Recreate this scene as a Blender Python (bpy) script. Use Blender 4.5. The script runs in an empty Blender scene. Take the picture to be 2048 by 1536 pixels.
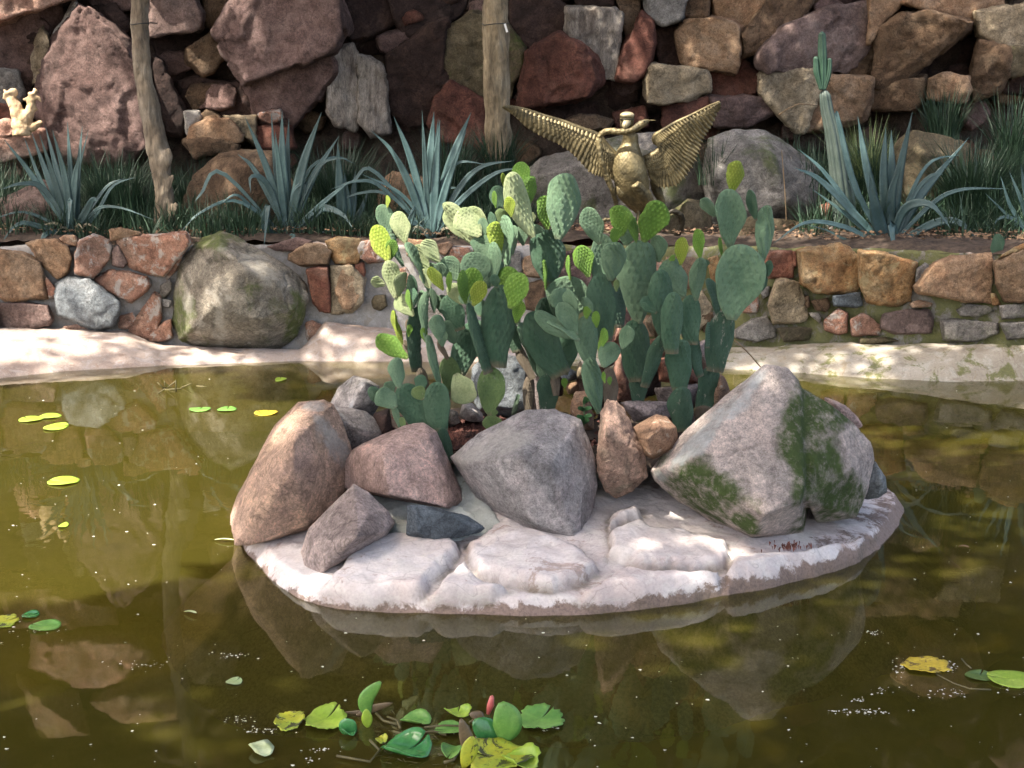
import bpy, bmesh, math, random
import numpy as np
from mathutils import Vector, Matrix
R = math.radians
SC = bpy.context.scene
COL = SC.collection
rnd = random.Random(7)

# ------------------------------------------------------------------ camera, sky, sun, exposure
FPX = 2600.0; CAMH = 1.6; PITCH = math.atan(518/2600)
cam = bpy.data.objects.new('camera', bpy.data.cameras.new('camera')); COL.objects.link(cam)
cam.location = (0, 0, CAMH); cam.rotation_euler = (math.pi/2-PITCH, 0, 0)
cam.data.sensor_width = 36; cam.data.lens = 36*FPX/2048
cam.data.clip_start = .05; cam.data.clip_end = 400
SC.camera = cam
SUN = Vector((-.42, -.30, .86)).normalized()          # direction towards the sun
W = bpy.data.worlds.new('World'); SC.world = W; W.use_nodes = True
nt = W.node_tree; sky = nt.nodes.new('ShaderNodeTexSky'); sky.sky_type = 'NISHITA'; sky.sun_disc = False
sky.sun_elevation = math.asin(SUN.z); sky.sun_rotation = math.atan2(SUN.x, SUN.y)
bg = nt.nodes['Background']; bg.inputs[1].default_value = .15
sky.dust_density = 5; sky.ozone_density = .4; sky.air_density = .8      # hazy city sky: whiter skylight
tint = nt.nodes.new('ShaderNodeMix'); tint.data_type = 'RGBA'; tint.blend_type = 'MULTIPLY'; tint.inputs[0].default_value = 1; tint.inputs[7].default_value = (1.0, .955, .88, 1)
nt.links.new(sky.outputs[0], tint.inputs[6]); nt.links.new(tint.outputs[2], bg.inputs[0])
sl = bpy.data.lights.new('sun', 'SUN'); sl.energy = 3.1; sl.angle = R(.53); sl.color = (1, .92, .80)
so = bpy.data.objects.new('sun', sl); COL.objects.link(so); so.location = (-4, -3, 9)
so.rotation_euler = SUN.to_track_quat('Z', 'Y').to_euler()
SC.view_settings.view_transform = 'Standard'; SC.view_settings.look = 'None'
SC.view_settings.gamma = 1; SC.view_settings.use_curve_mapping = False
SC.view_settings.exposure = 2.4

# ------------------------------------------------------------------ pixel -> place helpers
cp, sp = math.cos(PITCH), math.sin(PITCH)
def ray(u, v):
    a = (u-1024)/FPX; b = (768-v)/FPX
    return Vector((a, cp+b*sp, -sp+b*cp))
def P(u, v, Y):
    d = ray(u, v); t = Y/d.y
    return Vector((d.x*t, Y, CAMH+d.z*t))
def G(u, v, z=0.0):
    d = ray(u, v); t = (z-CAMH)/d.z
    return Vector((d.x*t, d.y*t, z))
def proj(p):                                           # n x 3 world -> u, v
    q = p-np.array([0, 0, CAMH]); f = q[:, 1]*cp-q[:, 2]*sp; up = q[:, 1]*sp+q[:, 2]*cp
    return 1024+FPX*q[:, 0]/f, 768-FPX*up/f
FR = {'A': (0, 0, .3418), 'B': (680, 0, .3418), 'C': (1348, 0, .3418), 'D': (0, 420, .3418), 'E': (700, 300, .2441),
      'F': (1100, 300, .2441), 'G': (700, 600, .2441), 'H': (1100, 600, .2441), 'I': (1348, 420, .3418), 'J': (440, 700, .3418),
      'K': (1100, 700, .3418), 'L': (400, 1250, .3906), 'M': (0, 780, .3385), 'N': (1500, 1000, .3256), 'O': (1000, 180, .2246),
      'Q': (0, 1080, .2969), '': (0, 0, 1)}
def fr(f, pts):
    x, y, s = FR[f]
    return [(x+p[0]*s, y+p[1]*s)+tuple(p[2:]) for p in pts]

# ------------------------------------------------------------------ numpy noise
_h = np.random.RandomState(3).permutation(256); _h = np.concatenate([_h, _h, _h])
_g = np.random.RandomState(4).normal(size=(256, 3)); _g /= np.linalg.norm(_g, axis=1)[:, None]
def pn(p):
    i = np.floor(p).astype(int); f = p-i; w = f*f*f*(f*(f*6-15)+10); i &= 255; o = 0
    for dx in (0, 1):
        for dy in (0, 1):
            for dz in (0, 1):
                h = _h[_h[_h[i[:, 0]+dx]+i[:, 1]+dy]+i[:, 2]+dz]
                d = f-np.array([dx, dy, dz])
                o = o+(_g[h]*d).sum(1)*(w[:, 0] if dx else 1-w[:, 0])*(w[:, 1] if dy else 1-w[:, 1])*(w[:, 2] if dz else 1-w[:, 2])
    return o
def fbm(p, sc, oc=4, seed=0):
    o = 0; a = 1.0
    for k in range(oc):
        o = o+a*pn(p*sc+seed*7.31+k*3.7); sc *= 2.03; a *= .52
    return o
def facet_tone(p, sc, seed):                            # weathering tone per cell, also part of the painted facet shading
    rs = np.random.RandomState(seed+500); lo = p.min(0)-.01; hi = p.max(0)+.01; c = rs.uniform(lo, hi, (14, 3))
    pw = p+.09/sc*np.stack([fbm(p, sc*3, 3, k+seed) for k in range(3)], 1)
    return rs.uniform(-1, 1, 14)[np.argmin(((pw[:, None, :]-c[None])**2).sum(2), 1)]
def chipn(p, sc, seed):                                 # piecewise planar "chipped" relief
    rs = np.random.RandomState(seed); lo = p.min(0)-.01; hi = p.max(0)+.01
    n = int(min(120, max(8, np.prod((hi-lo))**(1/3)*sc*14)))
    c = rs.uniform(lo, hi, (n, 3)); nr = rs.normal(size=(n, 3)); nr /= np.linalg.norm(nr, axis=1)[:, None]
    pw = p+.05/sc*np.stack([fbm(p, sc*2, 2, k+seed) for k in range(3)], 1)
    k = np.argmin(((pw[:, None, :]-c[None])**2).sum(2), 1)
    return ((p-c[k])*nr[k]).sum(1)*sc+rs.uniform(-.25, .25, n)[k]

# ------------------------------------------------------------------ object helpers
def wloc(o):
    l = Vector(o.location); q = o.parent
    while q: l = l+Vector(q.location); q = q.parent
    return l
def tag(o, label=None, cat=None, group=None, kind=None):
    if label: o['label'] = label
    if cat: o['category'] = cat
    if group: o['group'] = group
    if kind: o['kind'] = kind
    return o
def empty(name, loc, label=None, cat=None, group=None, kind=None):
    o = bpy.data.objects.new(name, None); o.empty_display_size = .1; o.location = loc; COL.objects.link(o)
    return tag(o, label, cat, group, kind)
def put(name, me, m, parent=None, loc=None, smooth=True):
    """mesh holds world coordinates; give the object an origin at its base (or loc)"""
    n = len(me.vertices); co = np.empty(n*3, 'f'); me.vertices.foreach_get('co', co); co = co.reshape(-1, 3)
    if loc is None:
        loc = Vector((float(co[:, 0].mean()), float(co[:, 1].mean()), float(co[:, 2].min())))
    loc = Vector(loc)
    me.vertices.foreach_set('co', (co-np.array(loc, 'f')).ravel())
    if smooth: me.polygons.foreach_set('use_smooth', [True]*len(me.polygons))
    me.update()
    if m and not me.materials: me.materials.append(m)
    o = bpy.data.objects.new(name, me); COL.objects.link(o)
    if parent: o.parent = parent; o.location = loc-wloc(parent)
    else: o.location = loc
    return o
def mesh(v, f, name='m'):
    me = bpy.data.meshes.new(name); me.from_pydata([tuple(x) for x in v], [], f); me.update(); return me
def npco(me):
    co = np.empty(len(me.vertices)*3, 'f'); me.vertices.foreach_get('co', co); return co.reshape(-1, 3).astype(float)
def setco(me, co): me.vertices.foreach_set('co', co.astype('f').ravel()); me.update()
def norms(me):
    n = np.empty(len(me.vertices)*3, 'f'); me.vertices.foreach_get('normal', n); return n.reshape(-1, 3).astype(float)
def voxel(me, size):
    o = bpy.data.objects.new('tmp', me); COL.objects.link(o)
    md = o.modifiers.new('r', 'REMESH'); md.mode = 'VOXEL'; md.voxel_size = size
    dg = bpy.context.evaluated_depsgraph_get(); dg.update()
    r = bpy.data.meshes.new_from_object(o.evaluated_get(dg))
    bpy.data.objects.remove(o); bpy.data.meshes.remove(me)
    return r
def smooth(me, it, k=.5):
    co = npco(me); ne = len(me.edges); e = np.empty(ne*2, 'i'); me.edges.foreach_get('vertices', e); e = e.reshape(-1, 2)
    deg = np.bincount(e.ravel(), minlength=len(co))[:, None].clip(1)
    for _ in range(it):
        s = np.zeros_like(co)
        for ax in range(3):
            s[:, ax] = np.bincount(e[:, 0], co[e[:, 1], ax], len(co))+np.bincount(e[:, 1], co[e[:, 0], ax], len(co))
        co = co*(1-k)+s/deg*k
    setco(me, co)
def hull(pts):
    bm = bmesh.new()
    for p in pts: bm.verts.new(p)
    r = bmesh.ops.convex_hull(bm, input=bm.verts)
    bmesh.ops.delete(bm, geom=list({g for g in r['geom_interior']+r['geom_unused'] if isinstance(g, bmesh.types.BMVert)}), context='VERTS')
    bmesh.ops.recalc_face_normals(bm, faces=bm.faces)
    me = bpy.data.meshes.new('h'); bm.to_mesh(me); bm.free(); return me
def join(ms):
    bm = bmesh.new()
    for m in ms: bm.from_mesh(m); bpy.data.meshes.remove(m)
    me = bpy.data.meshes.new('j'); bm.to_mesh(me); bm.free(); return me
_seed = [10]
def planes(me):
    n = np.empty(len(me.polygons)*3, 'f'); me.polygons.foreach_get('normal', n); n = n.reshape(-1, 3).astype(float); c = np.array([me.vertices[p.vertices[0]].co for p in me.polygons])
    return n, (n*c).sum(1)
def rockmesh(out, Y, prot=.1, back=.2, ridge=(), L=.02, amp=.25, chip=.35, blocks=(), ring=True, sm=1, gz=None, paint=(), flat=False):
    """a boulder: outline (pixels, at distance Y), facet corners nearer the viewer (ridge: u,v,dy), body going back"""
    sd = int(sum(p[0]*3.1+p[1]*7.7 for p in out)) % 7919; rr = random.Random(sd)
    def clamp(u, v, y):
        if gz is None or v < 850: return y
        return min(y, G(u, v, gz).y+.02)
    cu = sum(p[0] for p in out)/len(out); cv = sum(p[1] for p in out)/len(out); pts = []; tx, ty = rr.uniform(-.35, .35), rr.uniform(-.30, .10)
    for p in out:
        dy = p[2] if len(p) > 2 else rr.uniform(-.15, .25)*prot
        pts.append(P(p[0], p[1], clamp(p[0], p[1], Y+dy)))
    for i, p in enumerate(out):
        if flat:
            k = rr.uniform(.84, .97); tl = ((p[0]-cu)*tx+(p[1]-cv)*ty)*Y/FPX
            pts.append(P(cu+(p[0]-cu)*k, cv+(p[1]-cv)*k, Y-prot*rr.uniform(.75, 1.0)-tl*k))
        elif ring and i % 2 == sd % 2:
            k = rr.uniform(.4, .85); pts.append(P(cu+(p[0]-cu)*k, cv+(p[1]-cv)*k, Y-prot*rr.uniform(.5, 1.1)))
        k = rr.uniform(.7, .92); pts.append(P(cu+(p[0]-cu)*k, cv+(p[1]-cv)*k, Y+back*rr.uniform(.8, 1.1)))
    for p in ridge: pts.append(P(p[0], p[1], clamp(p[0], p[1], Y-p[2])))
    me = hull(pts); hs = [planes(me)]
    for e in blocks:                                   # further blocks of the same boulder (u, v, dy)
        ep = []; eu = sum(p[0] for p in e)/len(e); ev = sum(p[1] for p in e)/len(e)
        for p in e: ep.append(P(p[0], p[1], clamp(p[0], p[1], Y-p[2]))); ep.append(P(eu+(p[0]-eu)*.85, ev+(p[1]-ev)*.85, Y+back*.8))
        h_ = hull(ep); hs.append(planes(h_)); me = join([me, h_])
    me = voxel(me, L); smooth(me, sm, .3)
    co = npco(me); fid = np.zeros(len(co), int); wob = np.stack([fbm(co, 14, 3, sd+k) for k in range(3)], 1)*.012
    best = np.full(len(co), -1e9); nb_ = 0                # pull every vertex back onto its broken face: crisp arrises
    sn = co.copy()
    for n_, d_ in hs:
        D = co@n_.T-d_; k = D.argmax(1); v_ = D[np.arange(len(co)), k]; ins = -np.abs(v_)
        kk_ = (np.clip(co+wob, -99, 99)@n_.T-d_).argmax(1); m_ = ins > best
        best = np.where(m_, ins, best); sn = np.where(m_[:, None], co-n_[k]*v_[:, None]*.85, sn); fid = np.where(m_, kk_+nb_, fid); nb_ += len(n_)
    ok = np.linalg.norm(sn-co, axis=1) < L*3; co = np.where(ok[:, None], sn, co); setco(me, co)
    nr = norms(me); S = (co.max(0)-co.min(0)); S = float(np.sort(S)[1])
    off = np.array([sd*1.7, sd*.3, 0])
    d = fbm(co+off, 1.3/S, 3, sd)*min(S, .5)*.05*amp+fbm(co+off, 7/S, 5, sd+5)*S*.022*amp
    if chip: d = d+np.clip(chipn(co, 1.1/S, sd), -1.2, 1.2)*S*.035*chip+np.clip(chipn(co, 3.5/S, sd+99), -1, 1)*S*.012*chip
    h = fbm(co+off+3, .9/S, 4, sd+31)+.25*co[:, 2]/S; kk = 7.0; fr_ = h*kk-np.floor(h*kk); st_ = np.floor(h*kk)+np.clip((fr_-.72)/.28, 0, 1)
    d = d+(st_/kk-h)*min(S, .35)*.16*min(1, chip*1.3)
    cr = fbm(co+off+17, 1.0/S, 5, sd+7)+.9*((co[:, 0]*.6+co[:, 2])/S % .9-.45); d = d-np.exp(-(cr/.020)**2)*S*.018*min(.7, chip*1.5)
    setco(me, co+nr*(d-abs(d).mean()*.1)[:, None])
    tone = np.random.RandomState(sd).uniform(-.27, .22, nb_)[fid]+facet_tone(co, 1.0/S, sd)*.10+fbm(co+off, 2.2/S, 3, sd+3)*.22-np.exp(-(cr/.014)**2)*.30  # random facet tones painted in place of light differing from face to face
    at = me.attributes.new('tone', 'FLOAT', 'POINT'); at.data.foreach_set('value', tone.astype('f'))
    for key in ('mossy', 'pale'):                       # where moss grows / pale streaks plus sun and sky light painted as colour
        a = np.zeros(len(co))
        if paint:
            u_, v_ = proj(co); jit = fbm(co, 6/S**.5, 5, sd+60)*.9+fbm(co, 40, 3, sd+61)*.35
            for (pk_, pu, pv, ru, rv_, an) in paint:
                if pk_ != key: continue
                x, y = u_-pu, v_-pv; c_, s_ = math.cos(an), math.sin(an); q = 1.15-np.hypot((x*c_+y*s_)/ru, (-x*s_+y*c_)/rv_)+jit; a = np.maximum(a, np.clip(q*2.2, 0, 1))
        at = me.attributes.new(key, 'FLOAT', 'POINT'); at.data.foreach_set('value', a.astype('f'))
    return me
def rock(name, f, out, Y, mat_, parent=None, **k):
    rd = fr(f, k.pop('ridge', ())); x, y, s = FR[f]
    k['paint'] = [(q[0], x+q[1]*s, y+q[2]*s, q[3]*s, q[4]*s, q[5]) for q in k.get('paint', ())]; k['blocks'] = [fr(f, b_) for b_ in k.get('blocks', ())]
    me = rockmesh(fr(f, out), Y, ridge=rd, **k)
    return put(name, me, mat_, parent)
def grid(nx, ny, fn):
    v = [fn(i/(nx-1), j/(ny-1)) for j in range(ny) for i in range(nx)]
    f = [(j*nx+i, j*nx+i+1, (j+1)*nx+i+1, (j+1)*nx+i) for j in range(ny-1) for i in range(nx-1)]
    return mesh(v, f)
def tube(pts, rads, n=10, cap=True):
    """tapered tube through points"""
    pts = [Vector(p) for p in pts]; v = []; f = []; up = Vector((.31, .2, .93))
    for i, p in enumerate(pts):
        t = (pts[min(i+1, len(pts)-1)]-pts[max(i-1, 0)]).normalized(); a = t.cross(up)
        if a.length < .1: a = t.cross(Vector((1, 0, 0)))
        a.normalize(); b = t.cross(a)
        for k in range(n):
            an = 2*math.pi*k/n; v.append(p+(a*math.cos(an)+b*math.sin(an))*rads[i])
    for i in range(len(pts)-1):
        for k in range(n):
            f.append((i*n+k, i*n+(k+1) % n, (i+1)*n+(k+1) % n, (i+1)*n+k))
    if cap: f.append(tuple(range(n))[::-1]); f.append(tuple((len(pts)-1)*n+k for k in range(n)))
    return mesh(v, f)
def spline(pts, n):
    """Catmull-Rom through tuples of any length"""
    p = [np.array(q, float) for q in pts]; p = [2*p[0]-p[1]]+p+[2*p[-1]-p[-2]]; out = []
    m = len(p)-3
    for i in range(n):
        t = i/(n-1)*m; k = min(int(t), m-1); t -= k; a, b, c, d = p[k:k+4]
        out.append(.5*((2*b)+(c-a)*t+(2*a-5*b+4*c-d)*t*t+(3*b-a-3*c+d)*t**3))
    return out
def ellip(c, r, rot=None):
    bm = bmesh.new(); bmesh.ops.create_icosphere(bm, subdivisions=3, radius=1)
    M = Matrix.Translation(c) @ (rot.to_matrix().to_4x4() if rot else Matrix()) @ Matrix.Diagonal((*r, 1))
    bmesh.ops.transform(bm, matrix=M, verts=bm.verts); me = bpy.data.meshes.new('e'); bm.to_mesh(me); bm.free(); return me

# ------------------------------------------------------------------ materials
def newmat(name):
    m = bpy.data.materials.new(name); m.use_nodes = True; t = m.node_tree; return m, t, t.nodes['Principled BSDF']
def N(t, k, **s):
    n = t.nodes.new('ShaderNode'+k)
    for a, b in s.items():
        if a.startswith('i_'): n.inputs[a[2:].replace('_', ' ')].default_value = b
        else: setattr(n, a, b)
    return n
def noise(t, sc, det=5, rough=.6, vec=None, dist=0):
    n = N(t, 'TexNoise'); n.inputs['Scale'].default_value = sc; n.inputs['Detail'].default_value = det
    n.inputs['Roughness'].default_value = rough; n.inputs['Distortion'].default_value = dist
    if vec: t.links.new(vec, n.inputs['Vector'])
    return n.outputs['Fac']
def ramp(t, fac, st):
    r = N(t, 'ValToRGB'); e = r.color_ramp.elements
    while len(e) < len(st): e.new(.5)
    for i, (p, c) in enumerate(st):
        e[i].position = p; e[i].color = (c, c, c, 1) if isinstance(c, (int, float)) else (*c, 1)
    t.links.new(fac, r.inputs[0]); return r.outputs[0]
def mixc(t, fac, a, b, mode='MIX'):
    n = N(t, 'Mix', data_type='RGBA', blend_type=mode)
    for s, x in ((0, fac), (6, a), (7, b)):
        if isinstance(x, (int, float)): n.inputs[s].default_value = x
        elif isinstance(x, tuple): n.inputs[s].default_value = (*x, 1)
        else: t.links.new(x, n.inputs[s])
    return n.outputs[2]
def math_(t, op, a, b=0.0):
    n = N(t, 'Math', operation=op)
    for s, x in ((0, a), (1, b)):
        if isinstance(x, (int, float)): n.inputs[s].default_value = x
        else: t.links.new(x, n.inputs[s])
    return n.outputs[0]
def bump(t, b, h, s, d=.01):
    n = N(t, 'Bump'); n.inputs['Strength'].default_value = s; n.inputs['Distance'].default_value = d
    t.links.new(h, n.inputs['Height']); t.links.new(n.outputs[0], b.inputs['Normal']); return n
def objvec(t, sc=None):
    c = N(t, 'TexCoord').outputs['Object']
    if sc:
        m = N(t, 'Mapping'); m.inputs['Scale'].default_value = sc; t.links.new(c, m.inputs[0]); c = m.outputs[0]
    return c
def rockmat(name, c1, c2, c3, S=1.0, white=0, wc=(.50, .47, .44), moss=0, mc=(.07, .10, .02), rough=.9, streak=False, vein=.5):
    """S: pattern scale; white / moss: 0..1 share covered"""
    m, t, b = newmat(name); v = objvec(t, (1, 1, .25) if streak else None)
    oi = N(t, 'ObjectInfo'); off = N(t, 'VectorMath', operation='ADD'); t.links.new(v, off.inputs[0])
    t.links.new(math_(t, 'MULTIPLY', oi.outputs['Random'], 40.0), off.inputs[1]); v = off.outputs[0]
    big = noise(t, 3.2*S, 9, .72, v, .6); med = noise(t, 15*S, 9, .8, v, .3); fine = noise(t, 75*S, 6, .8, v); sp_ = noise(t, 230*S, 2, .8, v)
    c = ramp(t, big, [(.36, c1), (.5, c2), (.66, c3)])
    c = mixc(t, .75, c, ramp(t, med, [(.3, .25), (.5, .95), (.7, 1.6)]), 'MULTIPLY')
    c = mixc(t, .6, c, ramp(t, fine, [(.33, .35), (.5, 1.0), (.67, 1.6)]), 'MULTIPLY')
    c = mixc(t, .6, c, ramp(t, sp_, [(.33, .3), (.45, 1.0), (.6, 1.0), (.72, 1.7)]), 'MULTIPLY')
    if vein:
        vn = noise(t, 5*S, 3, .5, v, 1.5); ln = ramp(t, vn, [(.485, 1.0), (.497, .35), (.503, .35), (.515, 1.0)])
        c = mixc(t, vein, c, ln, 'MULTIPLY')
    if white:
        w = noise(t, 5*S, 9, .72, v, .4); k = .5+.22*(.5-white)
        c = mixc(t, ramp(t, w, [(k, 0.0), (k+.05, .85)]), c, mixc(t, .5, wc, ramp(t, fine, [(.3, .6), (.7, 1.3)]), 'MULTIPLY'))
    if moss:
        w = noise(t, 2.6*S, 9, .7, v, .5); k = .5+.25*(.5-moss)
        g = mixc(t, noise(t, 30*S, 4, .7, v), tuple(x*.35 for x in mc), tuple(x*1.9 for x in mc))
        c = mixc(t, ramp(t, w, [(k, 0.0), (k+.12, .9)]), c, g)
    hv = mixc(t, .35, (1.0, 1.0, 1.0), ramp(t, oi.outputs['Random'], [(0, (.7, .72, .76)), (.5, (1.05, 1.0, .95)), (1, (1.25, 1.12, 1.0))]), 'MULTIPLY')
    c = mixc(t, 1.0, c, hv, 'MULTIPLY')
    tn = N(t, 'Attribute', attribute_name='tone'); cb = N(t, 'CombineColor'); tv = math_(t, 'ADD', tn.outputs['Fac'], 1.0)
    for q_ in range(3): t.links.new(tv, cb.inputs[q_])
    c = mixc(t, 1.0, c, cb.outputs[0], 'MULTIPLY')
    gm = mixc(t, noise(t, 34*S, 4, .7, v), tuple(x*.45 for x in mc), tuple(x*2.0 for x in mc))
    brk = ramp(t, noise(t, 16*S, 8, .8, v), [(.34, .25), (.52, 1.0)])
    c = mixc(t, math_(t, 'MULTIPLY', N(t, 'Attribute', attribute_name='mossy').outputs['Fac'], brk), c, gm)
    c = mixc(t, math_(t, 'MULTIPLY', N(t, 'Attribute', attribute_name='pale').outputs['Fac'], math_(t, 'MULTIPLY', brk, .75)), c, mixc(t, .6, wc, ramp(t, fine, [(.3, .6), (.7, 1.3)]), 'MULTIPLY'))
    t.links.new(c, b.inputs['Base Color']); b.inputs['Roughness'].default_value = rough
    b.inputs['Specular IOR Level'].default_value = .3
    h = math_(t, 'ADD', math_(t, 'MULTIPLY', med, 1.6), math_(t, 'ADD', math_(t, 'MULTIPLY', fine, .5), math_(t, 'MULTIPLY', sp_, .12)))
    bump(t, b, h, 1.0, .03/S**.5)
    return m
RM = {
 'purple': rockmat('rock_purple', (0.122, 0.076, 0.068), (0.180, 0.119, 0.108), (0.216, 0.151, 0.137)),
 'purplesmooth': rockmat('rock_purple_smooth', (0.144, 0.101, 0.094), (0.202, 0.144, 0.130), (0.230, 0.180, 0.166), vein=.2),
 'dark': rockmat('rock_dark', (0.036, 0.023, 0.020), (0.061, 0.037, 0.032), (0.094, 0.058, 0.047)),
 'red': rockmat('rock_red', (0.108, 0.043, 0.032), (0.158, 0.065, 0.047), (0.202, 0.101, 0.076)),
 'brick': rockmat('rock_brick', (0.208, 0.080, 0.056), (0.272, 0.120, 0.080), (0.288, 0.160, 0.120), S=1.6),
 'pink': rockmat('rock_pink', (0.336, 0.176, 0.128), (0.400, 0.224, 0.160), (0.416, 0.288, 0.224), S=1.5, white=.35),
 'tan': rockmat('rock_tan', (0.272, 0.160, 0.096), (0.352, 0.232, 0.144), (0.368, 0.272, 0.192), S=1.3),
 'tandark': rockmat('rock_tan_dark', (0.122, 0.076, 0.047), (0.173, 0.112, 0.068), (0.209, 0.151, 0.101), vein=.7),
 'ochre': rockmat('rock_ochre', (0.304, 0.152, 0.064), (0.368, 0.224, 0.104), (0.416, 0.320, 0.192), S=1.6, white=.25, wc=(0.400, 0.320, 0.176)),
 'olive': rockmat('rock_olive', (0.094, 0.076, 0.043), (0.137, 0.112, 0.068), (0.180, 0.151, 0.101), moss=.25, vein=.2),
 'grey': rockmat('rock_grey', (.18, .17, .16), (.26, .25, .235), (.33, .32, .30), S=1.2),
 'bluegrey': rockmat('rock_blue_grey', (.16, .18, .20), (.23, .26, .28), (.32, .34, .35), S=1.3),
 'slate': rockmat('rock_slate', (.10, .125, .15), (.15, .18, .21), (.22, .26, .29), S=1.2, white=.12),
 'greymoss': rockmat('rock_grey_moss', (.17, .16, .145), (.25, .235, .215), (.31, .29, .27), moss=.42, mc=(.10, .12, .05)),
 'pale': rockmat('rock_pale', (.36, .33, .29), (.44, .41, .37), (.50, .47, .43), S=1.2, white=.3),
 'paletan': rockmat('rock_pale_tan', (.30, .24, .16), (.38, .31, .21), (.42, .36, .27), vein=.6),
 'streak': rockmat('rock_streaked', (.16, .13, .11), (.34, .30, .26), (.42, .38, .33), S=1.6, streak=True),
 'salmon': rockmat('rock_salmon', (0.416, 0.224, 0.168), (0.464, 0.288, 0.224), (0.480, 0.352, 0.288)),
 'wallround': rockmat('rock_wall_boulder', (.19, .165, .13), (.29, .26, .21), (.38, .35, .29), S=.9, white=.32, wc=(.46, .43, .37), moss=.30, mc=(.10, .12, .04)),
 'i_left': rockmat('rock_island_left', (0.432, 0.305, 0.254), (0.533, 0.375, 0.292), (0.610, 0.432, 0.318), S=1.1),
 'i_grey': rockmat('rock_island_grey', (0.381, 0.349, 0.343), (0.508, 0.470, 0.457), (0.584, 0.546, 0.533), S=1.2, white=.3, wc=(0.660, 0.660, 0.660)),
 'i_red': rockmat('rock_island_red', (0.368, 0.292, 0.279), (0.572, 0.413, 0.381), (0.635, 0.483, 0.444), S=1.1, vein=.25),
 'i_brown': rockmat('rock_island_brown', (0.368, 0.305, 0.286), (0.483, 0.394, 0.381), (0.572, 0.483, 0.457), S=1.2),
 'i_centre': rockmat('rock_island_centre', (0.432, 0.413, 0.406), (0.559, 0.514, 0.508), (0.597, 0.508, 0.508), S=.8, vein=.2),
 'i_slim': rockmat('rock_island_slim', (0.356, 0.292, 0.229), (0.457, 0.318, 0.254), (0.533, 0.368, 0.292), S=1.6, moss=.12, mc=(0.203, 0.203, 0.102)),
 'i_right': rockmat('rock_island_right', (0.432, 0.381, 0.356), (0.546, 0.470, 0.438), (0.610, 0.508, 0.470), S=.9, wc=(0.635, 0.660, 0.660), mc=(.055, .085, .022), vein=.15),
 'orange': rockmat('rock_orange', (0.347, 0.207, 0.136), (0.440, 0.277, 0.183), (0.508, 0.383, 0.289), S=2, white=.15, wc=(0.577, 0.499, 0.405)),
 'rough_red': rockmat('rock_rough_red', (.26, .13, .09), (.38, .20, .15), (.46, .30, .24), S=2.2),
}
def cement(name, c1, c2, brown=None, S=1.0, zline=None, wc=(.6, .56, .53), moss=0):
    m, t, b = newmat(name); v = objvec(t); g = N(t, 'NewGeometry').outputs['Position']
    big = noise(t, 2.2*S, 6, .65, g, .5); med = noise(t, 11*S, 7, .7, g, .5); fine = noise(t, 90*S, 4, .75, g)
    c = ramp(t, big, [(.38, c1), (.62, c2)])
    c = mixc(t, ramp(t, med, [(.5, 0.0), (.60, .7)]), c, wc); c = mixc(t, ramp(t, noise(t, 5*S, 7, .65, g, .4), [(.34, .4), (.44, 0.0)]), c, tuple(x*.55 for x in c1))
    if brown:
        pm = noise(t, 4*S, 9, .75, g, .6)
        c = mixc(t, ramp(t, pm, [(.58, 0.0), (.62, .75)]), c, tuple(x*1.5 for x in brown))
    if zline is not None:
        s = N(t, 'SeparateXYZ'); t.links.new(g, s.inputs[0])
        jag = math_(t, 'MULTIPLY', math_(t, 'SUBTRACT', noise(t, 9, 9, .75, g, .4), .5), .16)
        hz = math_(t, 'ADD', math_(t, 'ADD', s.outputs[2], jag), math_(t, 'MULTIPLY', math_(t, 'SUBTRACT', .55, s.outputs[0]), .022))
        msk = ramp(t, math_(t, 'MULTIPLY', math_(t, 'SUBTRACT', hz, zline-.05), 10.0), [(.42, 1.0), (.55, 0.0)])
        bc = mixc(t, fine, tuple(x*.6 for x in brown), tuple(x*1.4 for x in brown))
        c = mixc(t, msk, c, bc)
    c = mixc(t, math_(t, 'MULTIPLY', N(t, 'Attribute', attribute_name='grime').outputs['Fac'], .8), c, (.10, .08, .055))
    if moss:
        w = noise(t, 7, 8, .7, g, .5); k = .5+.25*(.5-moss)
        c = mixc(t, ramp(t, w, [(k, 0.0), (k+.07, .85)]), c, mixc(t, noise(t, 60, 3, .7, g), (.04, .05, .012), (.17, .17, .05)))
    c = mixc(t, .5, c, ramp(t, fine, [(.3, .65), (.5, 1.0), (.7, 1.2)]), 'MULTIPLY')
    cr = ramp(t, noise(t, 3.1*S, 2, .5, g, 2.2), [(.492, 1.0), (.5, .5), (.508, 1.0)]); c = mixc(t, .5, c, cr, 'MULTIPLY')
    t.links.new(c, b.inputs['Base Color']); b.inputs['Roughness'].default_value = .85; b.inputs['Specular IOR Level'].default_value = .3
    bump(t, b, math_(t, 'ADD', med, math_(t, 'MULTIPLY', fine, .35)), .6, .008)
    return m
M_isl = cement('cement_island', (.46, .39, .375), (.58, .545, .545), (.19, .14, .12), zline=.040)
M_apr = cement('cement_apron', (0.265, 0.207, 0.176), (0.335, 0.281, 0.246), (0.172, 0.125, 0.094), wc=(0.359, 0.328, 0.312))
M_aprr = cement('cement_apron_mossy', (0.234, 0.203, 0.156), (0.312, 0.281, 0.234), (0.156, 0.125, 0.078), wc=(0.351, 0.335, 0.289), moss=.38)
M_mor = cement('mortar', (0.234, 0.218, 0.203), (0.312, 0.296, 0.281), (0.172, 0.148, 0.125), S=2, wc=(0.359, 0.351, 0.343))
M_morr = cement('mortar_mossy', (0.133, 0.117, 0.098), (0.211, 0.195, 0.172), (0.109, 0.094, 0.070), S=2, wc=(0.250, 0.242, 0.226), moss=.85)
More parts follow.
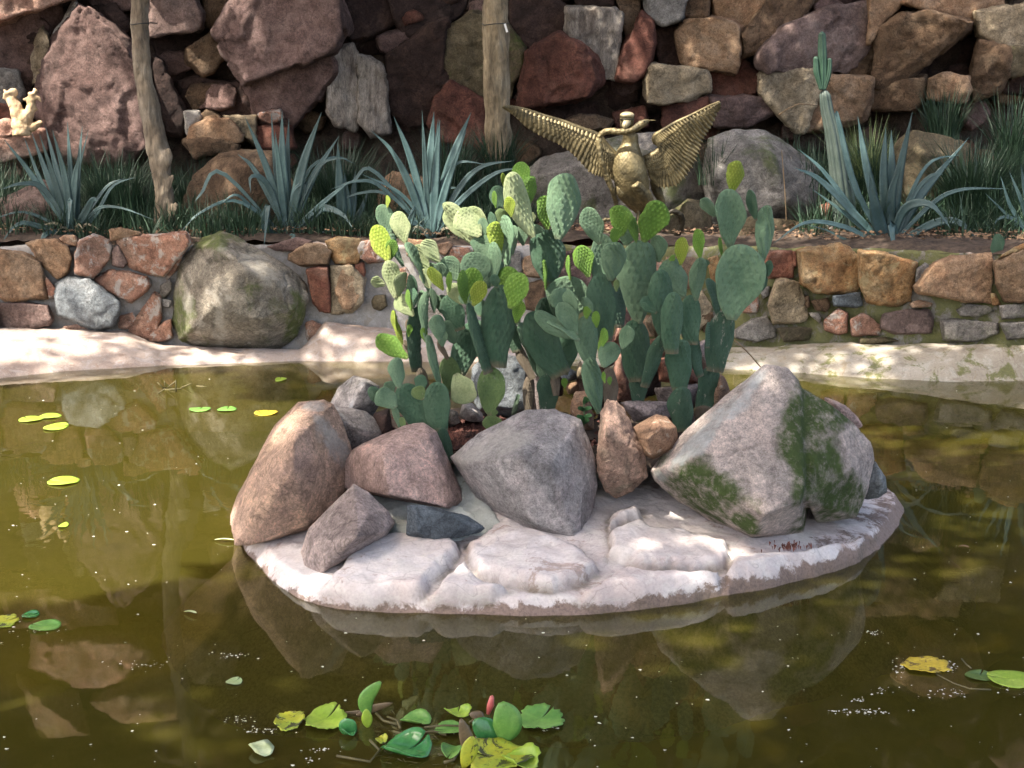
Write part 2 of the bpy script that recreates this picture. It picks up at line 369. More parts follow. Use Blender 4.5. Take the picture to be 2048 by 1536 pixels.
def plain(name, c, rough=.7, var=.5, S=20, bmp=.3, spec=.4, c2=None, metal=0):
    m, t, b = newmat(name); v = objvec(t); n = noise(t, S, 5, .65, v)
    col = mixc(t, ramp(t, n, [(.35, 0.0), (.65, 1.0)]), tuple(x*(1-var) for x in c), c2 or tuple(x*(1+var*.6) for x in c))
    t.links.new(col, b.inputs['Base Color']); b.inputs['Roughness'].default_value = rough; b.inputs['Specular IOR Level'].default_value = spec
    b.inputs['Metallic'].default_value = metal
    if bmp: bump(t, b, noise(t, S*3, 4, .7, v), bmp, .006)
    return m
M_soil = plain('soil', (.06, .042, .03), .95, .6, 25, 1.0)
M_litter = plain('leaf_litter', (.16, .10, .06), .9, .6, 4)
M_silt = plain('pond_silt', (.22, .19, .045), .95, .25, 1.2, .2)

# ================================================================== SETTING
struct = lambda o: tag(o, kind='structure')
def YW(X): return 9.2 if X < 0 else 9.2-.085*X*X            # front of the planter wall
# pond floor and water body
floor = put('pond_floor', grid(60, 50, lambda a, b: (-8+16*a, .2+11*b, -.34+.03*math.sin(a*31)*math.cos(b*23))), M_silt); struct(floor)
m, t, b = newmat('pond_water'); t.nodes.remove(b); out = t.nodes['Material Output']
gv = N(t, 'NewGeometry').outputs['Position']
mp = N(t, 'Mapping'); mp.inputs['Scale'].default_value = (1, .8, 1); t.links.new(gv, mp.inputs[0])
w1 = noise(t, 3.2, 2, .5, mp.outputs[0], .4); w2 = noise(t, 15, 2, .5, mp.outputs[0])
amt = ramp(t, noise(t, .5, 1, .5, gv), [(.42, .25), (.62, 1.0)])
bn = N(t, 'Bump'); bn.inputs['Strength'].default_value = .07; bn.inputs['Distance'].default_value = .03
t.links.new(math_(t, 'MULTIPLY', math_(t, 'ADD', w1, math_(t, 'MULTIPLY', w2, .12)), amt), bn.inputs['Height'])
fz = N(t, 'Fresnel'); fz.inputs[0].default_value = 1.42; t.links.new(bn.outputs[0], fz.inputs['Normal'])
gl = N(t, 'BsdfGlossy'); gl.inputs['Roughness'].default_value = .015; gl.inputs['Color'].default_value = (.93, .93, .88, 1); t.links.new(bn.outputs[0], gl.inputs['Normal'])
tr = N(t, 'BsdfTransparent')
df = N(t, 'BsdfDiffuse'); t.links.new(mixc(t, noise(t, 1.1, 4, .6, gv), (.036, .033, .007), (.072, .064, .011)), df.inputs['Color'])
m1 = N(t, 'MixShader'); m1.inputs[0].default_value = .55; t.links.new(tr.outputs[0], m1.inputs[1]); t.links.new(df.outputs[0], m1.inputs[2])
m2 = N(t, 'MixShader'); t.links.new(fz.outputs[0], m2.inputs[0]); t.links.new(m1.outputs[0], m2.inputs[1]); t.links.new(gl.outputs[0], m2.inputs[2])
t.links.new(m2.outputs[0], out.inputs['Surface'])
va = N(t, 'VolumeAbsorption'); va.inputs['Color'].default_value = (.58, .53, .13, 1); va.inputs['Density'].default_value = 3.2
t.links.new(va.outputs[0], out.inputs['Volume']); M_water = m
x0, x1, y0, y1, z0 = -7.9, 7.9, .3, 11.1, -.5
wm = mesh([(x0, y0, z0), (x1, y0, z0), (x1, y1, z0), (x0, y1, z0), (x0, y0, 0), (x1, y0, 0), (x1, y1, 0), (x0, y1, 0)],
          [(3, 2, 1, 0), (4, 5, 6, 7), (0, 1, 5, 4), (1, 2, 6, 5), (2, 3, 7, 6), (3, 0, 4, 7)])
struct(put('water', wm, M_water, smooth=False))
struct(put('near_bank', grid(20, 8, lambda a, b: (-9+18*a, -6+6.6*b, .1-.9*max(0, b-.93)/.07*.5)), M_apr))
struct(put('terrain', grid(60, 60, lambda a, b: (-90+180*a, -70+180*b, -.75)), M_soil))

# cement apron between the wall and the water
tops = [(-400, 655), (0, 655), (250, 662), (330, 690), (600, 700), (650, 645), (780, 655), (1100, 700), (1450, 693), (1700, 686), (2048, 690), (2400, 690)]
wats = [(-400, 775), (0, 757), (130, 742), (300, 733), (450, 728), (600, 722), (780, 722), (1100, 726), (1450, 738), (1600, 746), (1750, 756), (1900, 763), (2048, 760), (2400, 762)]
ip = lambda tb, u: float(np.interp(u, [a for a, _ in tb], [b_ for _, b_ in tb]))
def wallY(u):
    Y = 9.2
    for _ in range(4): Y = YW((u-1024)/FPX*Y)
    return Y
def apron(u0, u1, nx):
    rows = 26; vv = []
    for j in range(rows):
        s = j/(rows-1)
        for i in range(nx):
            u = u0+(u1-u0)*i/(nx-1); a = P(u, ip(tops, u), wallY(u)-.02); a.z = min(a.z, .30); w = G(u, ip(wats, u), 0)
            if s < .7:
                k = s/.7; p = a.lerp(w, k); p.z = a.z*(1-k)**.8 if k < 1 else 0
                p.z += .035*math.sin(math.pi*k)
            else:
                k = (s-.7)/.3; p = w+Vector((0, -1.0*k, -.5*k))
            vv.append(p)
    me = mesh(vv, [(j*nx+i+nx, j*nx+i+nx+1, j*nx+i+1, j*nx+i) for j in range(rows-1) for i in range(nx-1)])
    co = npco(me); d = fbm(co, 1.5, 5, 3)*.018+fbm(co, 9, 3, 5)*.008-np.exp(-(fbm(co*np.array([.5, 1.5, 1.5]), 2.2, 5, 15)/.02)**2)*.018; co[:, 2] += d; co[:, 1] += d*.5; setco(me, co); return me
struct(put('cement_apron', apron(-1100, 1130, 340), M_apr))
struct(put('cement_apron', apron(1128, 3000, 300), M_aprr))
# planted bed behind the wall
def bedz(X, Y):
    return .80+.10*max(0, min(1, (Y-YW(X))/1.8))+.02*math.sin(X*3+Y*2)
bed = grid(300, 90, lambda a, b: (-6+12*a, YW(-6+12*a)+.055+3.2*b, bedz(-6+12*a, YW(-6+12*a)+.10+3.2*b)-.035*max(0, 1-b/.04)))
co = npco(bed); co[:, 2] += fbm(co, 3, 5, 8)*.04+fbm(co, 16, 4, 9)*.016; setco(bed, co)
struct(put('planting_bed', bed, M_soil))

# ------------------------------------------------------------------ planter wall: mortar body with stones proud of it
wall = empty('stone_wall', (0, 9.3, 0), 'low retaining wall of mixed pink, tan and grey stones along the far edge of the pond', 'wall')
def mortar(u0, u1, nx, seed):
    ny = 30
    def f(a, b):
        u = u0+(u1-u0)*a; Y = wallY(u)+.035; X = (u-1024)/FPX*Y; z = -.1+.86*b
        return (X, Y+.02*b, z)
    me = grid(nx, ny, f)
    co = npco(me); n0 = len(co); co[:, 1] += fbm(co, 4, 4, seed)*.03; co[:, 2] += fbm(co, 5, 4, seed+1)*.035*np.clip(co[:, 2], 0, 1)+.03*np.clip((co[:, 0]-.5)/2, 0, 1)*np.clip(co[:, 2], 0, 1)
    # a coping row going back over the wall head
    v = [tuple(c) for c in co]; F = [tuple(p.vertices) for p in me.polygons]; k = len(v)
    for i in range(nx):
        c = co[(ny-1)*nx+i]; v.append((c[0], c[1]+.25, c[2]-.16)); 
    for i in range(nx-1): F.append(((ny-1)*nx+i, (ny-1)*nx+i+1, k+i+1, k+i))
    return mesh(v, F)
put('mortar', mortar(-1120, 1120, 280, 5), M_mor, wall); put('mortar', mortar(1118, 3020, 260, 6), M_morr, wall)
WS = [  # frame, outline, material, how far proud
 ('D', [(-60, 250), (0, 225), (150, 250), (240, 300), (268, 400), (282, 520), (75, 538), (0, 515), (-70, 420)], 'tan', .10),
 ('D', [(-360, 240), (-90, 215), (-75, 430), (-90, 540), (-350, 520)], 'pink', .08), ('D', [(-420, 560), (-30, 555), (-20, 700), (-400, 710)], 'purplesmooth', .04),
 ('D', [(272, 390), (345, 480), (325, 512), (287, 515), (262, 420)], 'pink', .05),
 ('D', [(150, 195), (230, 165), (330, 168), (400, 215), (422, 280), (402, 360), (330, 407), (270, 340), (235, 260)], 'tan', .08),
 ('D', [(345, 165), (380, 148), (440, 150), (457, 190), (440, 212), (380, 197)], 'orange', .05),
 ('D', [(465, 175), (540, 142), (640, 172), (662, 215), (640, 285), (545, 402), (440, 372), (430, 260)], 'pink', .09),
 ('D', [(638, 112), (700, 98), (820, 128), (832, 152), (700, 172), (650, 182)], 'tan', .07),
 ('D', [(657, 240), (690, 195), (722, 260), (752, 310), (722, 342), (655, 322)], 'purplesmooth', .05),
 ('D', [(688, 165), (830, 150), (1080, 132), (1112, 190), (1005, 330), (960, 392), (860, 372), (760, 332), (703, 250)], 'pink', .12),
 ('D', [(1082, 222), (1010, 250), (985, 330), (973, 412), (1032, 352), (1062, 290)], 'pink', .06),
 ('D', [(560, 407), (640, 348), (750, 360), (860, 388), (882, 440), (830, 502), (770, 547), (700, 512), (590, 442)], 'pink', .08),
 ('D', [(328, 430), (400, 383), (520, 400), (600, 470), (702, 530), (705, 560), (662, 690), (560, 717), (470, 640), (340, 622)], 'bluegrey', .13),
 ('D', [(-40, 548), (150, 540), (280, 555), (310, 640), (290, 682), (60, 712), (-40, 705)], 'purplesmooth', .05),
 ('D', [(850, 560), (900, 478), (946, 500), (942, 620), (930, 700), (850, 765), (770, 742), (750, 690), (820, 640)], 'pink', .03),
 ('D', [(862, 742), (960, 650), (1002, 640), (1012, 742), (990, 762), (880, 772)], 'pink', .03),
 ('D', [(940, 440), (1000, 400), (1006, 470), (960, 530), (938, 500)], 'greymoss', .05), ('D', [(942, 515), (1010, 530), (990, 572), (945, 562)], 'grey', .05),
 ('D', [(380, 680), (470, 665), (560, 722), (500, 760), (400, 760), (330, 730)], 'salmon', .015),
 ('D', [(700, 620), (770, 600), (800, 640), (740, 700), (690, 690)], 'pink', .02),
 ('D', [(1560, 212), (1650, 190), (1740, 158), (1832, 183), (1800, 202), (1720, 242), (1620, 242)], 'purple', .05),
 ('D', [(1690, 255), (1790, 190), (1870, 195), (1942, 240), (1922, 322), (1760, 327), (1688, 292)], 'tan', .09),
 ('D', [(1900, 182), (1990, 155), (2110, 165), (2130, 240), (2090, 310), (1960, 322), (1930, 240)], 'ochre', .08),
 ('D', [(1788, 350), (1870, 325), (1925, 330), (1935, 600), (1870, 592), (1828, 540), (1822, 430)], 'brick', .08),
 ('D', [(1935, 330), (2060, 325), (2140, 400), (2125, 540), (2060, 600), (1940, 606)], 'paletan', .08),
 ('D', [(1790, 660), (1830, 645), (1895, 680), (1890, 740), (1830, 800), (1790, 740)], 'pink', .015),
 ('E', [(88, 745), (200, 738), (292, 850), (282, 912), (150, 927), (75, 887), (48, 800)], 'pink', .08),
 ('E', [(38, 930), (110, 918), (132, 1000), (92, 1092), (28, 1000)], 'brick', .06),
 ('E', [(-90, 960), (0, 920), (60, 1060), (100, 1170), (90, 1250), (0, 1310), (-60, 1300), (-130, 1150)], 'tan', .09),
 ('E', [(198, 1190), (290, 1180), (312, 1280), (250, 1322), (190, 1302), (178, 1240)], 'olive', .05),
 ('E', [(340, 1000), (460, 960), (520, 1060), (440, 1160), (340, 1120)], 'pink', .05),
 ('E', [(460, 720), (640, 740), (680, 850), (560, 920), (470, 860)], 'tan', .06),
 ('E', [(698, 772), (820, 750), (852, 782), (780, 862), (718, 842)], 'orange', .06),
 ('E', [(832, 792), (980, 800), (992, 882), (900, 962), (778, 902), (820, 842)], 'pink', .06),
 ('E', [(1015, 800), (1150, 780), (1250, 900), (1160, 1040), (1010, 990)], 'tan', .06),
 ('E', [(1260, 820), (1400, 830), (1420, 1000), (1300, 1040)], 'grey', .05),
 ('E', [(1420, 882), (1480, 868), (1552, 960), (1562, 1052), (1440, 1032), (1405, 960)], 'tan', .06),
 ('E', [(1700, 830), (1850, 820), (1900, 990), (1750, 1040), (1680, 960)], 'purple', .06),
 ('E', [(1420, 1110), (1590, 1060), (1600, 1240), (1560, 1332), (1440, 1300)], 'tandark', .06),
 ('E', [(1650, 1100), (1880, 1060), (1960, 1250), (1700, 1330)], 'pink', .06),
 ('E', [(560, 1250), (760, 1230), (780, 1400), (600, 1420)], 'pale', .04), ('E', [(820, 1150), (1050, 1120), (1080, 1330), (850, 1350)], 'grey', .05),
 ('F', [(950, 872), (1190, 885), (1202, 1000), (1150, 1132), (1080, 1150), (950, 1000)], 'tan', .07),
 ('F', [(1180, 1170), (1250, 1150), (1335, 1290), (1300, 1400), (1220, 1490), (1170, 1400)], 'paletan', .07),
 ('F', [(1285, 900), (1372, 858), (1400, 940), (1395, 1120), (1330, 1100)], 'ochre', .06),
 ('F', [(1225, 1350), (1330, 1330), (1340, 1440), (1260, 1500)], 'tandark', .05),
 ('F', [(530, 880), (760, 860), (920, 930), (880, 1100), (560, 1080)], 'pink', .06), ('F', [(560, 1130), (900, 1150), (880, 1300), (580, 1320)], 'brick', .06),
 ('F', [(560, 1360), (760, 1350), (900, 1360), (880, 1520), (600, 1540)], 'tan', .05), ('F', [(60, 980), (400, 900), (520, 1000), (480, 1150), (100, 1180)], 'purple', .05),
 ('I', [(552, 240), (692, 234), (702, 300), (697, 397), (560, 402), (520, 350)], 'brick', .05),
 ('I', [(692, 240), (716, 240), (716, 335), (697, 322)], 'brick', .04),
 ('I', [(722, 235), (850, 215), (970, 188), (1022, 215), (1077, 270), (1077, 440), (1060, 467), (900, 492), (820, 482), (738, 430)], 'ochre', .10),
 ('I', [(1082, 238), (1190, 240), (1270, 290), (1422, 308), (1402, 400), (1382, 532), (1300, 562), (1130, 542), (1085, 430)], 'ochre', .11),
 ('I', [(1518, 312), (1600, 280), (1850, 248), (1862, 300), (1852, 547), (1750, 542), (1600, 512), (1430, 492), (1398, 450)], 'tan', .09),
 ('I', [(1870, 300), (1960, 268), (2080, 215), (2200, 240), (2200, 530), (1930, 532), (1880, 430)], 'tan', .08),
 ('I', [(1925, 252), (2048, 188), (2150, 185), (2050, 235), (1960, 270), (1890, 292)], 'ochre', .07),
 ('I', [(1420, 340), (1470, 310), (1500, 330), (1430, 430), (1410, 420)], 'greymoss', .04), ('I', [(1850, 480), (1880, 490), (1912, 555), (1860, 560)], 'ochre', .05),
 ('I', [(600, 410), (650, 404), (730, 420), (760, 520), (787, 622), (770, 652), (640, 667), (580, 662), (553, 560)], 'paletan', .08),
 ('I', [(930, 502), (1090, 480), (1102, 560), (1060, 572), (935, 562)], 'slate', .05),
 ('I', [(800, 530), (900, 510), (917, 560), (890, 602), (830, 582)], 'tandark', .05),
 ('I', [(878, 642), (960, 573), (1017, 600), (1017, 722), (960, 732), (878, 702)], 'pink', .07),
 ('I', [(1033, 642), (1100, 600), (1150, 620), (1212, 682), (1200, 732), (1040, 740)], 'pink', .07),
 ('I', [(1218, 612), (1360, 578), (1490, 585), (1512, 640), (1502, 722), (1300, 722), (1213, 692)], 'purplesmooth', .06),
 ('I', [(1380, 545), (1440, 525), (1512, 545), (1500, 567), (1395, 572)], 'orange', .04),
 ('I', [(355, 700), (450, 640), (540, 618), (592, 700), (592, 742), (480, 772), (355, 752)], 'grey', .05),
 ('I', [(788, 600), (840, 600), (864, 640), (850, 662), (800, 622)], 'pale', .03), ('I', [(400, 560), (490, 498), (502, 560), (482, 602), (400, 602)], 'pink', .04),
 ('I', [(500, 470), (562, 440), (556, 500), (520, 522)], 'grey', .03), ('I', [(745, 510), (790, 500), (800, 560), (775, 580)], 'tandark', .03),
 ('I', [(1645, 582), (1720, 545), (1830, 560), (1872, 592), (1800, 622), (1680, 622)], 'greymoss', .04),
 ('I', [(1900, 558), (2080, 545), (2090, 622), (1920, 642)], 'greymoss', .04), ('I', [(1555, 642), (1700, 638), (1890, 660), (1895, 722), (1760, 772), (1578, 762)], 'greymoss', .05),
 ('I', [(1905, 660), (2100, 650), (2110, 740), (1950, 762)], 'greymoss', .04), ('I', [(600, 690), (700, 680), (810, 690), (790, 760), (640, 770)], 'olive', .03),
 ('I', [(1080, 750), (1250, 745), (1330, 765), (1200, 790), (1090, 785)], 'olive', .02),
]
for f, o, mt, pr in WS:
    q = fr(f, o); cu = sum(p[0] for p in q)/len(q); cv = sum(p[1] for p in q)/len(q); q = [(cu+(p[0]-cu)*1.06, cv+(p[1]-cv)*1.05) for p in q]
    Y = wallY(cu); me = rockmesh([(u, v, wallY(u)-Y+rnd.uniform(-.01, .02)) for u, v in q], Y, prot=pr, back=.10, L=.014 if pr > .06 else .012, amp=.7, chip=1.2, flat=True)
    put('stone', me, RM[mt], wall)
rs = random.Random(8)                                  # the wall goes on beyond both sides of the frame
for lo, hi in ((-1080, -170), (2135, 2980)):
    for row in range(3):
        u = lo
        while u < hi:
            w_ = rs.uniform(55, 120); cu = u+w_/2; cv = 525+row*72+rs.uniform(-8, 8); hh = rs.uniform(28, 38); u += w_+8
            if cu+w_/2 > hi or (lo < 0 and cu > -260 and row < 3 and cu > -165): continue
            o = [(cu+w_*.48*math.cos(a)*rs.uniform(.85, 1.1), cv+hh*math.sin(a)*rs.uniform(.85, 1.15)) for a in [i*math.pi/4+.2 for i in range(8)]]; Y = wallY(cu)
            me = rockmesh([(a, b_, wallY(a)-Y) for a, b_ in o], Y, prot=.08, back=.1, L=.018, amp=.7, chip=1.2, flat=True); put('stone', me, RM[rs.choice(['tan', 'pink', 'brick', 'purplesmooth', 'grey', 'ochre'])], wall)
# the round boulder set in the wall
q = fr('D', [(1285, 112), (1400, 155), (1500, 220), (1600, 270), (1720, 350), (1792, 420), (1817, 500), (1792, 620), (1742, 742), (1620, 838), (1500, 812), (1310, 822), (1100, 800), (1040, 762), (998, 650), (1018, 470), (1048, 300), (1110, 220), (1170, 162)])
rg = fr('D', [(1290, 200, .26), (1440, 330, .40), (1250, 560, .40), (1500, 640, .38), (1620, 420, .30), (1120, 450, .25), (1300, 760, .22), (1650, 650, .22)])
me = rockmesh(q, 9.18, prot=.30, back=.35, ridge=rg, L=.014, amp=.5, chip=.5, paint=[('pale', 1490*.3418, 420+330*.3418, 62, 20, .55), ('pale', 1285*.3418, 420+680*.3418, 12, 50, 0), ('mossy', 1740*.3418, 420+620*.3418, 22, 55, .2), ('mossy', 1060*.3418, 420+620*.3418, 25, 50, 0), ('mossy', 1250*.3418, 420+170*.3418, 60, 18, 0), ('pale', 1090*.3418, 420+530*.3418, 10, 26, 0)])  # first pale patch paints the sun spot on the upper right
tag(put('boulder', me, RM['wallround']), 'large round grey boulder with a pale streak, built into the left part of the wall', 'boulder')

# ------------------------------------------------------------------ cliff
M_cliff = rockmat('cliff_rock', (.06, .042, .035), (.10, .07, .055), (.15, .108, .08), S=.8)
cme = grid(330, 150, lambda a, b: (-8+16*a, 11.24+.35*b, .75+5.6*b))
co = npco(cme); d = fbm(co, .9, 5, 21)*.55+np.clip(chipn(co, .9, 22), -1.2, 1.2)*.16+chipn(co, 2.2, 23)*.035+fbm(co, 6, 4, 24)*.05
up = np.clip((co[:, 2]-2.9)/.5, 0, 1); co[:, 1] -= d*(.45+.75*up)+.45*up; setco(cme, co)
cliff = struct(put('cliff', cme, M_cliff, loc=(0, 11.4, .8)))
CR = [  # frame, outline, material, Y, prot
 ('A', [(-260, -150), (430, -120), (425, 0), (250, 30), (100, 62), (0, 130), (-260, 160)], 'salmon', 11.0, .25),
 ('A', [(-60, 130), (100, 60), (350, 30), (372, 110), (250, 300), (200, 480), (130, 522), (-60, 420)], 'purple', 11.25, .15),
 ('A', [(250, 165), (290, 200), (300, 255), (242, 340), (222, 470), (190, 490), (178, 330), (208, 230)], 'paletan', 11.08, .08),
 ('A', [(400, 60), (440, -10), (462, 50), (380, 172), (290, 262), (320, 200)], 'pale', 11.08, .07),
 ('A', [(465, 60), (560, 98), (690, 208), (760, 260), (792, 400), (812, 600), (832, 720), (852, 850), (700, 935), (350, 922), (300, 700), (228, 640), (248, 350), (370, 178)], 'purple', 11.05, .32),
 ('A', [(600, 40), (680, 18), (762, 140), (720, 202), (640, 112)], 'dark', 11.15, .1), ('A', [(480, 40), (600, 30), (640, 120), (560, 100)], 'dark', 11.2, .08),
 ('A', [(690, 210), (730, 190), (770, 250), (770, 330), (720, 290)], 'dark', 11.05, .08),
 ('A', [(870, -60), (1130, -60), (1192, 80), (1172, 170), (1090, 192), (880, 217)], 'purplesmooth', 11.1, .18),
 ('A', [(1190, -40), (1400, -50), (1330, 80), (1270, 180), (1200, 150)], 'tandark', 11.2, .1),
 ('A', [(1268, 180), (1400, -20), (1700, -70), (1960, -60), (2022, 170), (1932, 300), (1780, 332), (1560, 372), (1440, 482), (1320, 300)], 'purple', 10.95, .35),
 ('A', [(1440, 482), (1560, 368), (1790, 322), (1932, 300), (1952, 430), (1850, 522), (1780, 640), (1700, 752), (1540, 722), (1470, 600)], 'purple', 11.1, .25),
 ('A', [(1088, 290), (1230, 198), (1322, 320), (1250, 422), (1190, 442), (1098, 362)], 'tandark', 11.15, .14),
 ('A', [(1038, 482), (1190, 448), (1422, 500), (1470, 602), (1500, 682), (1250, 692), (1088, 642)], 'dark', 11.3, .16),
 ('A', [(890, 222), (1090, 182), (1242, 202), (1090, 290), (1098, 420), (1020, 500), (930, 382)], 'dark', 11.35, .1),
 ('A', [(900, 340), (960, 380), (1010, 500), (1000, 600), (1090, 700), (1070, 800), (960, 760), (920, 560)], 'dark', 11.1, .15),
 ('A', [(1078, 655), (1165, 648), (1178, 690), (1120, 802), (1088, 782)], 'pale', 10.9, .08),
 ('A', [(1118, 742), (1230, 688), (1340, 698), (1432, 790), (1422, 832), (1300, 862), (1108, 822)], 'tan', 10.85, .14),
 ('A', [(1308, 680), (1502, 678), (1502, 760), (1490, 852), (1430, 802)], 'paletan', 10.95, .1),
 ('A', [(1078, 822), (1290, 812), (1402, 850), (1362, 902), (1150, 922)], 'tandark', 10.8, .1),
 ('A', [(1508, 662), (1640, 638), (1662, 690), (1590, 732), (1530, 702)], 'pink', 10.95, .08),
 ('A', [(1500, 740), (1700, 740), (1720, 860), (1500, 880)], 'red', 11.0, .1),
 ('A', [(-60, 410), (110, 418), (137, 540), (112, 602), (-60, 642)], 'grey', 11.1, .12),
 ('A', [(-60, 712), (60, 698), (112, 770), (30, 812), (-60, 802)], 'salmon', 10.7, .1), ('A', [(-60, 820), (130, 800), (252, 760), (262, 882), (0, 962), (-60, 962)], 'salmon', 10.75, .1),
 ('A', [(-60, 600), (60, 620), (130, 720), (60, 700), (-60, 700)], 'red', 10.9, .1),
 ('B', [(-90, 330), (-20, 290), (72, 268), (102, 330), (110, 560), (100, 760), (0, 722), (-80, 640)], 'streak', 11.0, .1),
 ('B', [(100, 330), (180, 345), (242, 390), (282, 480), (282, 640), (292, 762), (180, 792), (110, 700)], 'streak', 11.02, .1),
 ('B', [(270, 332), (500, 182), (622, 130), (592, 300), (600, 520), (560, 700), (400, 760), (290, 640), (280, 470)], 'dark', 11.2, .2),
 ('B', [(560, 560), (650, 470), (760, 560), (850, 600), (842, 850), (600, 830), (520, 720)], 'red', 11.1, .16),
 ('B', [(618, 170), (780, 60), (840, 88), (1010, 160), (1092, 270), (1082, 342), (1002, 432), (992, 560), (760, 542), (640, 452), (590, 350), (583, 240)], 'olive', 11.12, .1),
 ('B', [(-40, 0), (60, -60), (262, -40), (332, 120), (200, 202), (60, 242), (10, 120)], 'dark', 11.25, .15),
 ('B', [(262, -60), (762, -60), (702, 90), (590, 160), (400, 222), (332, 120)], 'dark', 11.3, .15), ('B', [(60, 250), (200, 210), (400, 230), (270, 330), (120, 320)], 'dark', 11.35, .1),
 ('B', [(780, -40), (900, -40), (1010, 0), (1010, 150), (850, 80), (740, 60)], 'dark', 11.3, .1),
 ('B', [(1100, 300), (1280, 198), (1390, 240), (1492, 350), (1512, 470), (1440, 562), (1180, 622), (1058, 622), (1060, 500), (1110, 400)], 'red', 10.95, .28),
 ('B', [(1010, -40), (1230, -20), (1340, 58), (1352, 190), (1280, 202), (1100, 292), (1010, 160)], 'dark', 11.15, .16),
 ('B', [(1328, 50), (1600, 58), (1642, 100), (1612, 452), (1500, 452), (1480, 370), (1338, 190)], 'streak', 11.0, .1),
 ('B', [(1760, 80), (1830, 128), (1852, 260), (1780, 432), (1720, 462), (1625, 452), (1640, 330), (1690, 240)], 'red', 11.0, .15),
 ('B', [(1350, -60), (1600, -60), (1600, 40), (1400, 45)], 'dark', 11.2, .1), ('B', [(1600, -40), (1760, -40), (1762, 80), (1690, 232), (1640, 90)], 'tandark', 11.15, .1),
 ('B', [(1780, -60), (2060, -60), (2000, 112), (1900, 152), (1820, 102)], 'grey', 11.05, .12), ('B', [(1840, 170), (1960, 150), (1990, 300), (1980, 420), (1870, 400), (1860, 260)], 'dark', 11.25, .1),
 ('B', [(1510, 472), (1720, 462), (1742, 582), (1600, 652), (1500, 562)], 'dark', 11.3, .1), ('B', [(1060, 640), (1500, 600), (1500, 700), (1100, 760)], 'dark', 11.3, .1),
 ('B', [(1808, 400), (1840, 383), (1890, 420), (2048, 428), (2150, 405), (2168, 470), (2160, 540), (2048, 592), (1900, 612), (1803, 602)], 'paletan', 10.95, .1),
 ('B', [(1318, 705), (1400, 670), (1500, 668), (1602, 702), (1560, 762), (1400, 762)], 'tandark', 10.9, .12), ('B', [(1600, 660), (1780, 620), (1800, 740), (1620, 760)], 'red', 11.1, .1),
 ('C', [(48, -60), (205, -60), (205, 100), (110, 112), (48, 90)], 'tandark', 11.1, .12),
 ('C', [(18, 190), (60, 118), (210, 98), (340, 118), (402, 160), (392, 300), (352, 422), (200, 400), (60, 382), (18, 260)], 'tan', 11.05, .18),
 ('C', [(210, -60), (560, -60), (560, 120), (400, 200), (350, 100), (240, 90)], 'tan', 11.1, .16), ('C', [(560, -60), (842, -60), (762, 90), (602, 170), (522, 290), (410, 330), (400, 200), (560, 110)], 'tandark', 11.05, .16),
 ('C', [(518, 300), (640, 170), (880, 50), (1120, 18), (1142, 260), (1080, 332), (1000, 422), (560, 432), (510, 360)], 'purplesmooth', 10.98, .15),
 ('C', [(1000, 420), (1090, 330), (1150, 260), (1200, 330), (1190, 460), (1060, 455)], 'tandark', 11.08, .1),
 ('C', [(498, 432), (760, 415), (830, 400), (880, 440), (760, 760), (700, 760), (600, 642), (570, 562), (500, 542)], 'paletan', 10.95, .1),
 ('C', [(880, 440), (960, 450), (1162, 460), (1162, 560), (1110, 692), (950, 740), (790, 760)], 'tan', 11.0, .12),
 ('C', [(1138, 10), (1160, -80), (1420, -80), (1332, 20), (1260, 90), (1200, 182), (1140, 250)], 'tan', 11.0, .15),
 ('C', [(1188, 180), (1330, 108), (1480, 58), (1742, 130), (1712, 200), (1522, 322), (1400, 442), (1280, 517), (1190, 492), (1200, 330)], 'tandark', 10.95, .2),
 ('C', [(1332, 20), (1480, -80), (1900, -80), (1902, 60), (1752, 130), (1500, 60)], 'tan', 11.0, .18),
 ('C', [(1522, 332), (1720, 212), (1782, 202), (1742, 332), (1702, 432), (1450, 432)], 'dark', 11.4, .05),
 ('C', [(1782, 200), (1760, 62), (1900, 58), (2060, 30), (2140, 40), (2140, 262), (1960, 282)], 'paletan', 11.0, .18),
 ('C', [(1780, 230), (1960, 282), (1932, 382), (1962, 440), (1890, 542), (1750, 592), (1730, 452)], 'tandark', 10.95, .14),
 ('C', [(1960, 282), (2160, 262), (2160, 400), (1962, 442), (1925, 370)], 'olive', 10.98, .12), ('C', [(1900, 540), (1970, 450), (2160, 410), (2160, 560)], 'dark', 11.2, .1),
 ('C', [(1498, 462), (1580, 430), (1720, 450), (1742, 520), (1702, 602), (1480, 582)], 'tan', 10.85, .14),
 ('C', [(1160, 500), (1280, 517), (1470, 442), (1480, 562), (1400, 652), (1160, 642)], 'tandark', 11.0, .16),
 ('C', [(200, 382), (400, 342), (500, 432), (500, 542), (400, 600), (230, 560)], 'red', 11.15, .12), ('C', [(215, 570), (400, 610), (570, 560), (592, 662), (400, 740), (250, 742)], 'purple', 11.0, .14),
 ('C', [(-60, 602), (200, 562), (210, 740), (-60, 762)], 'red', 11.05, .12),
]
for f, o, mt, Y, pr in CR:
    cu = sum(p[0] for p in o)/len(o); cv = sum(p[1] for p in o)/len(o); o = [(cu+(a-cu)*1.12, cv+(b_-cv)*1.12) for a, b_ in o]
    rock('rock', f, o, Y, RM[mt], cliff, prot=pr*.8, back=.45, L=.024, amp=1.0, chip=1.5, flat=True)
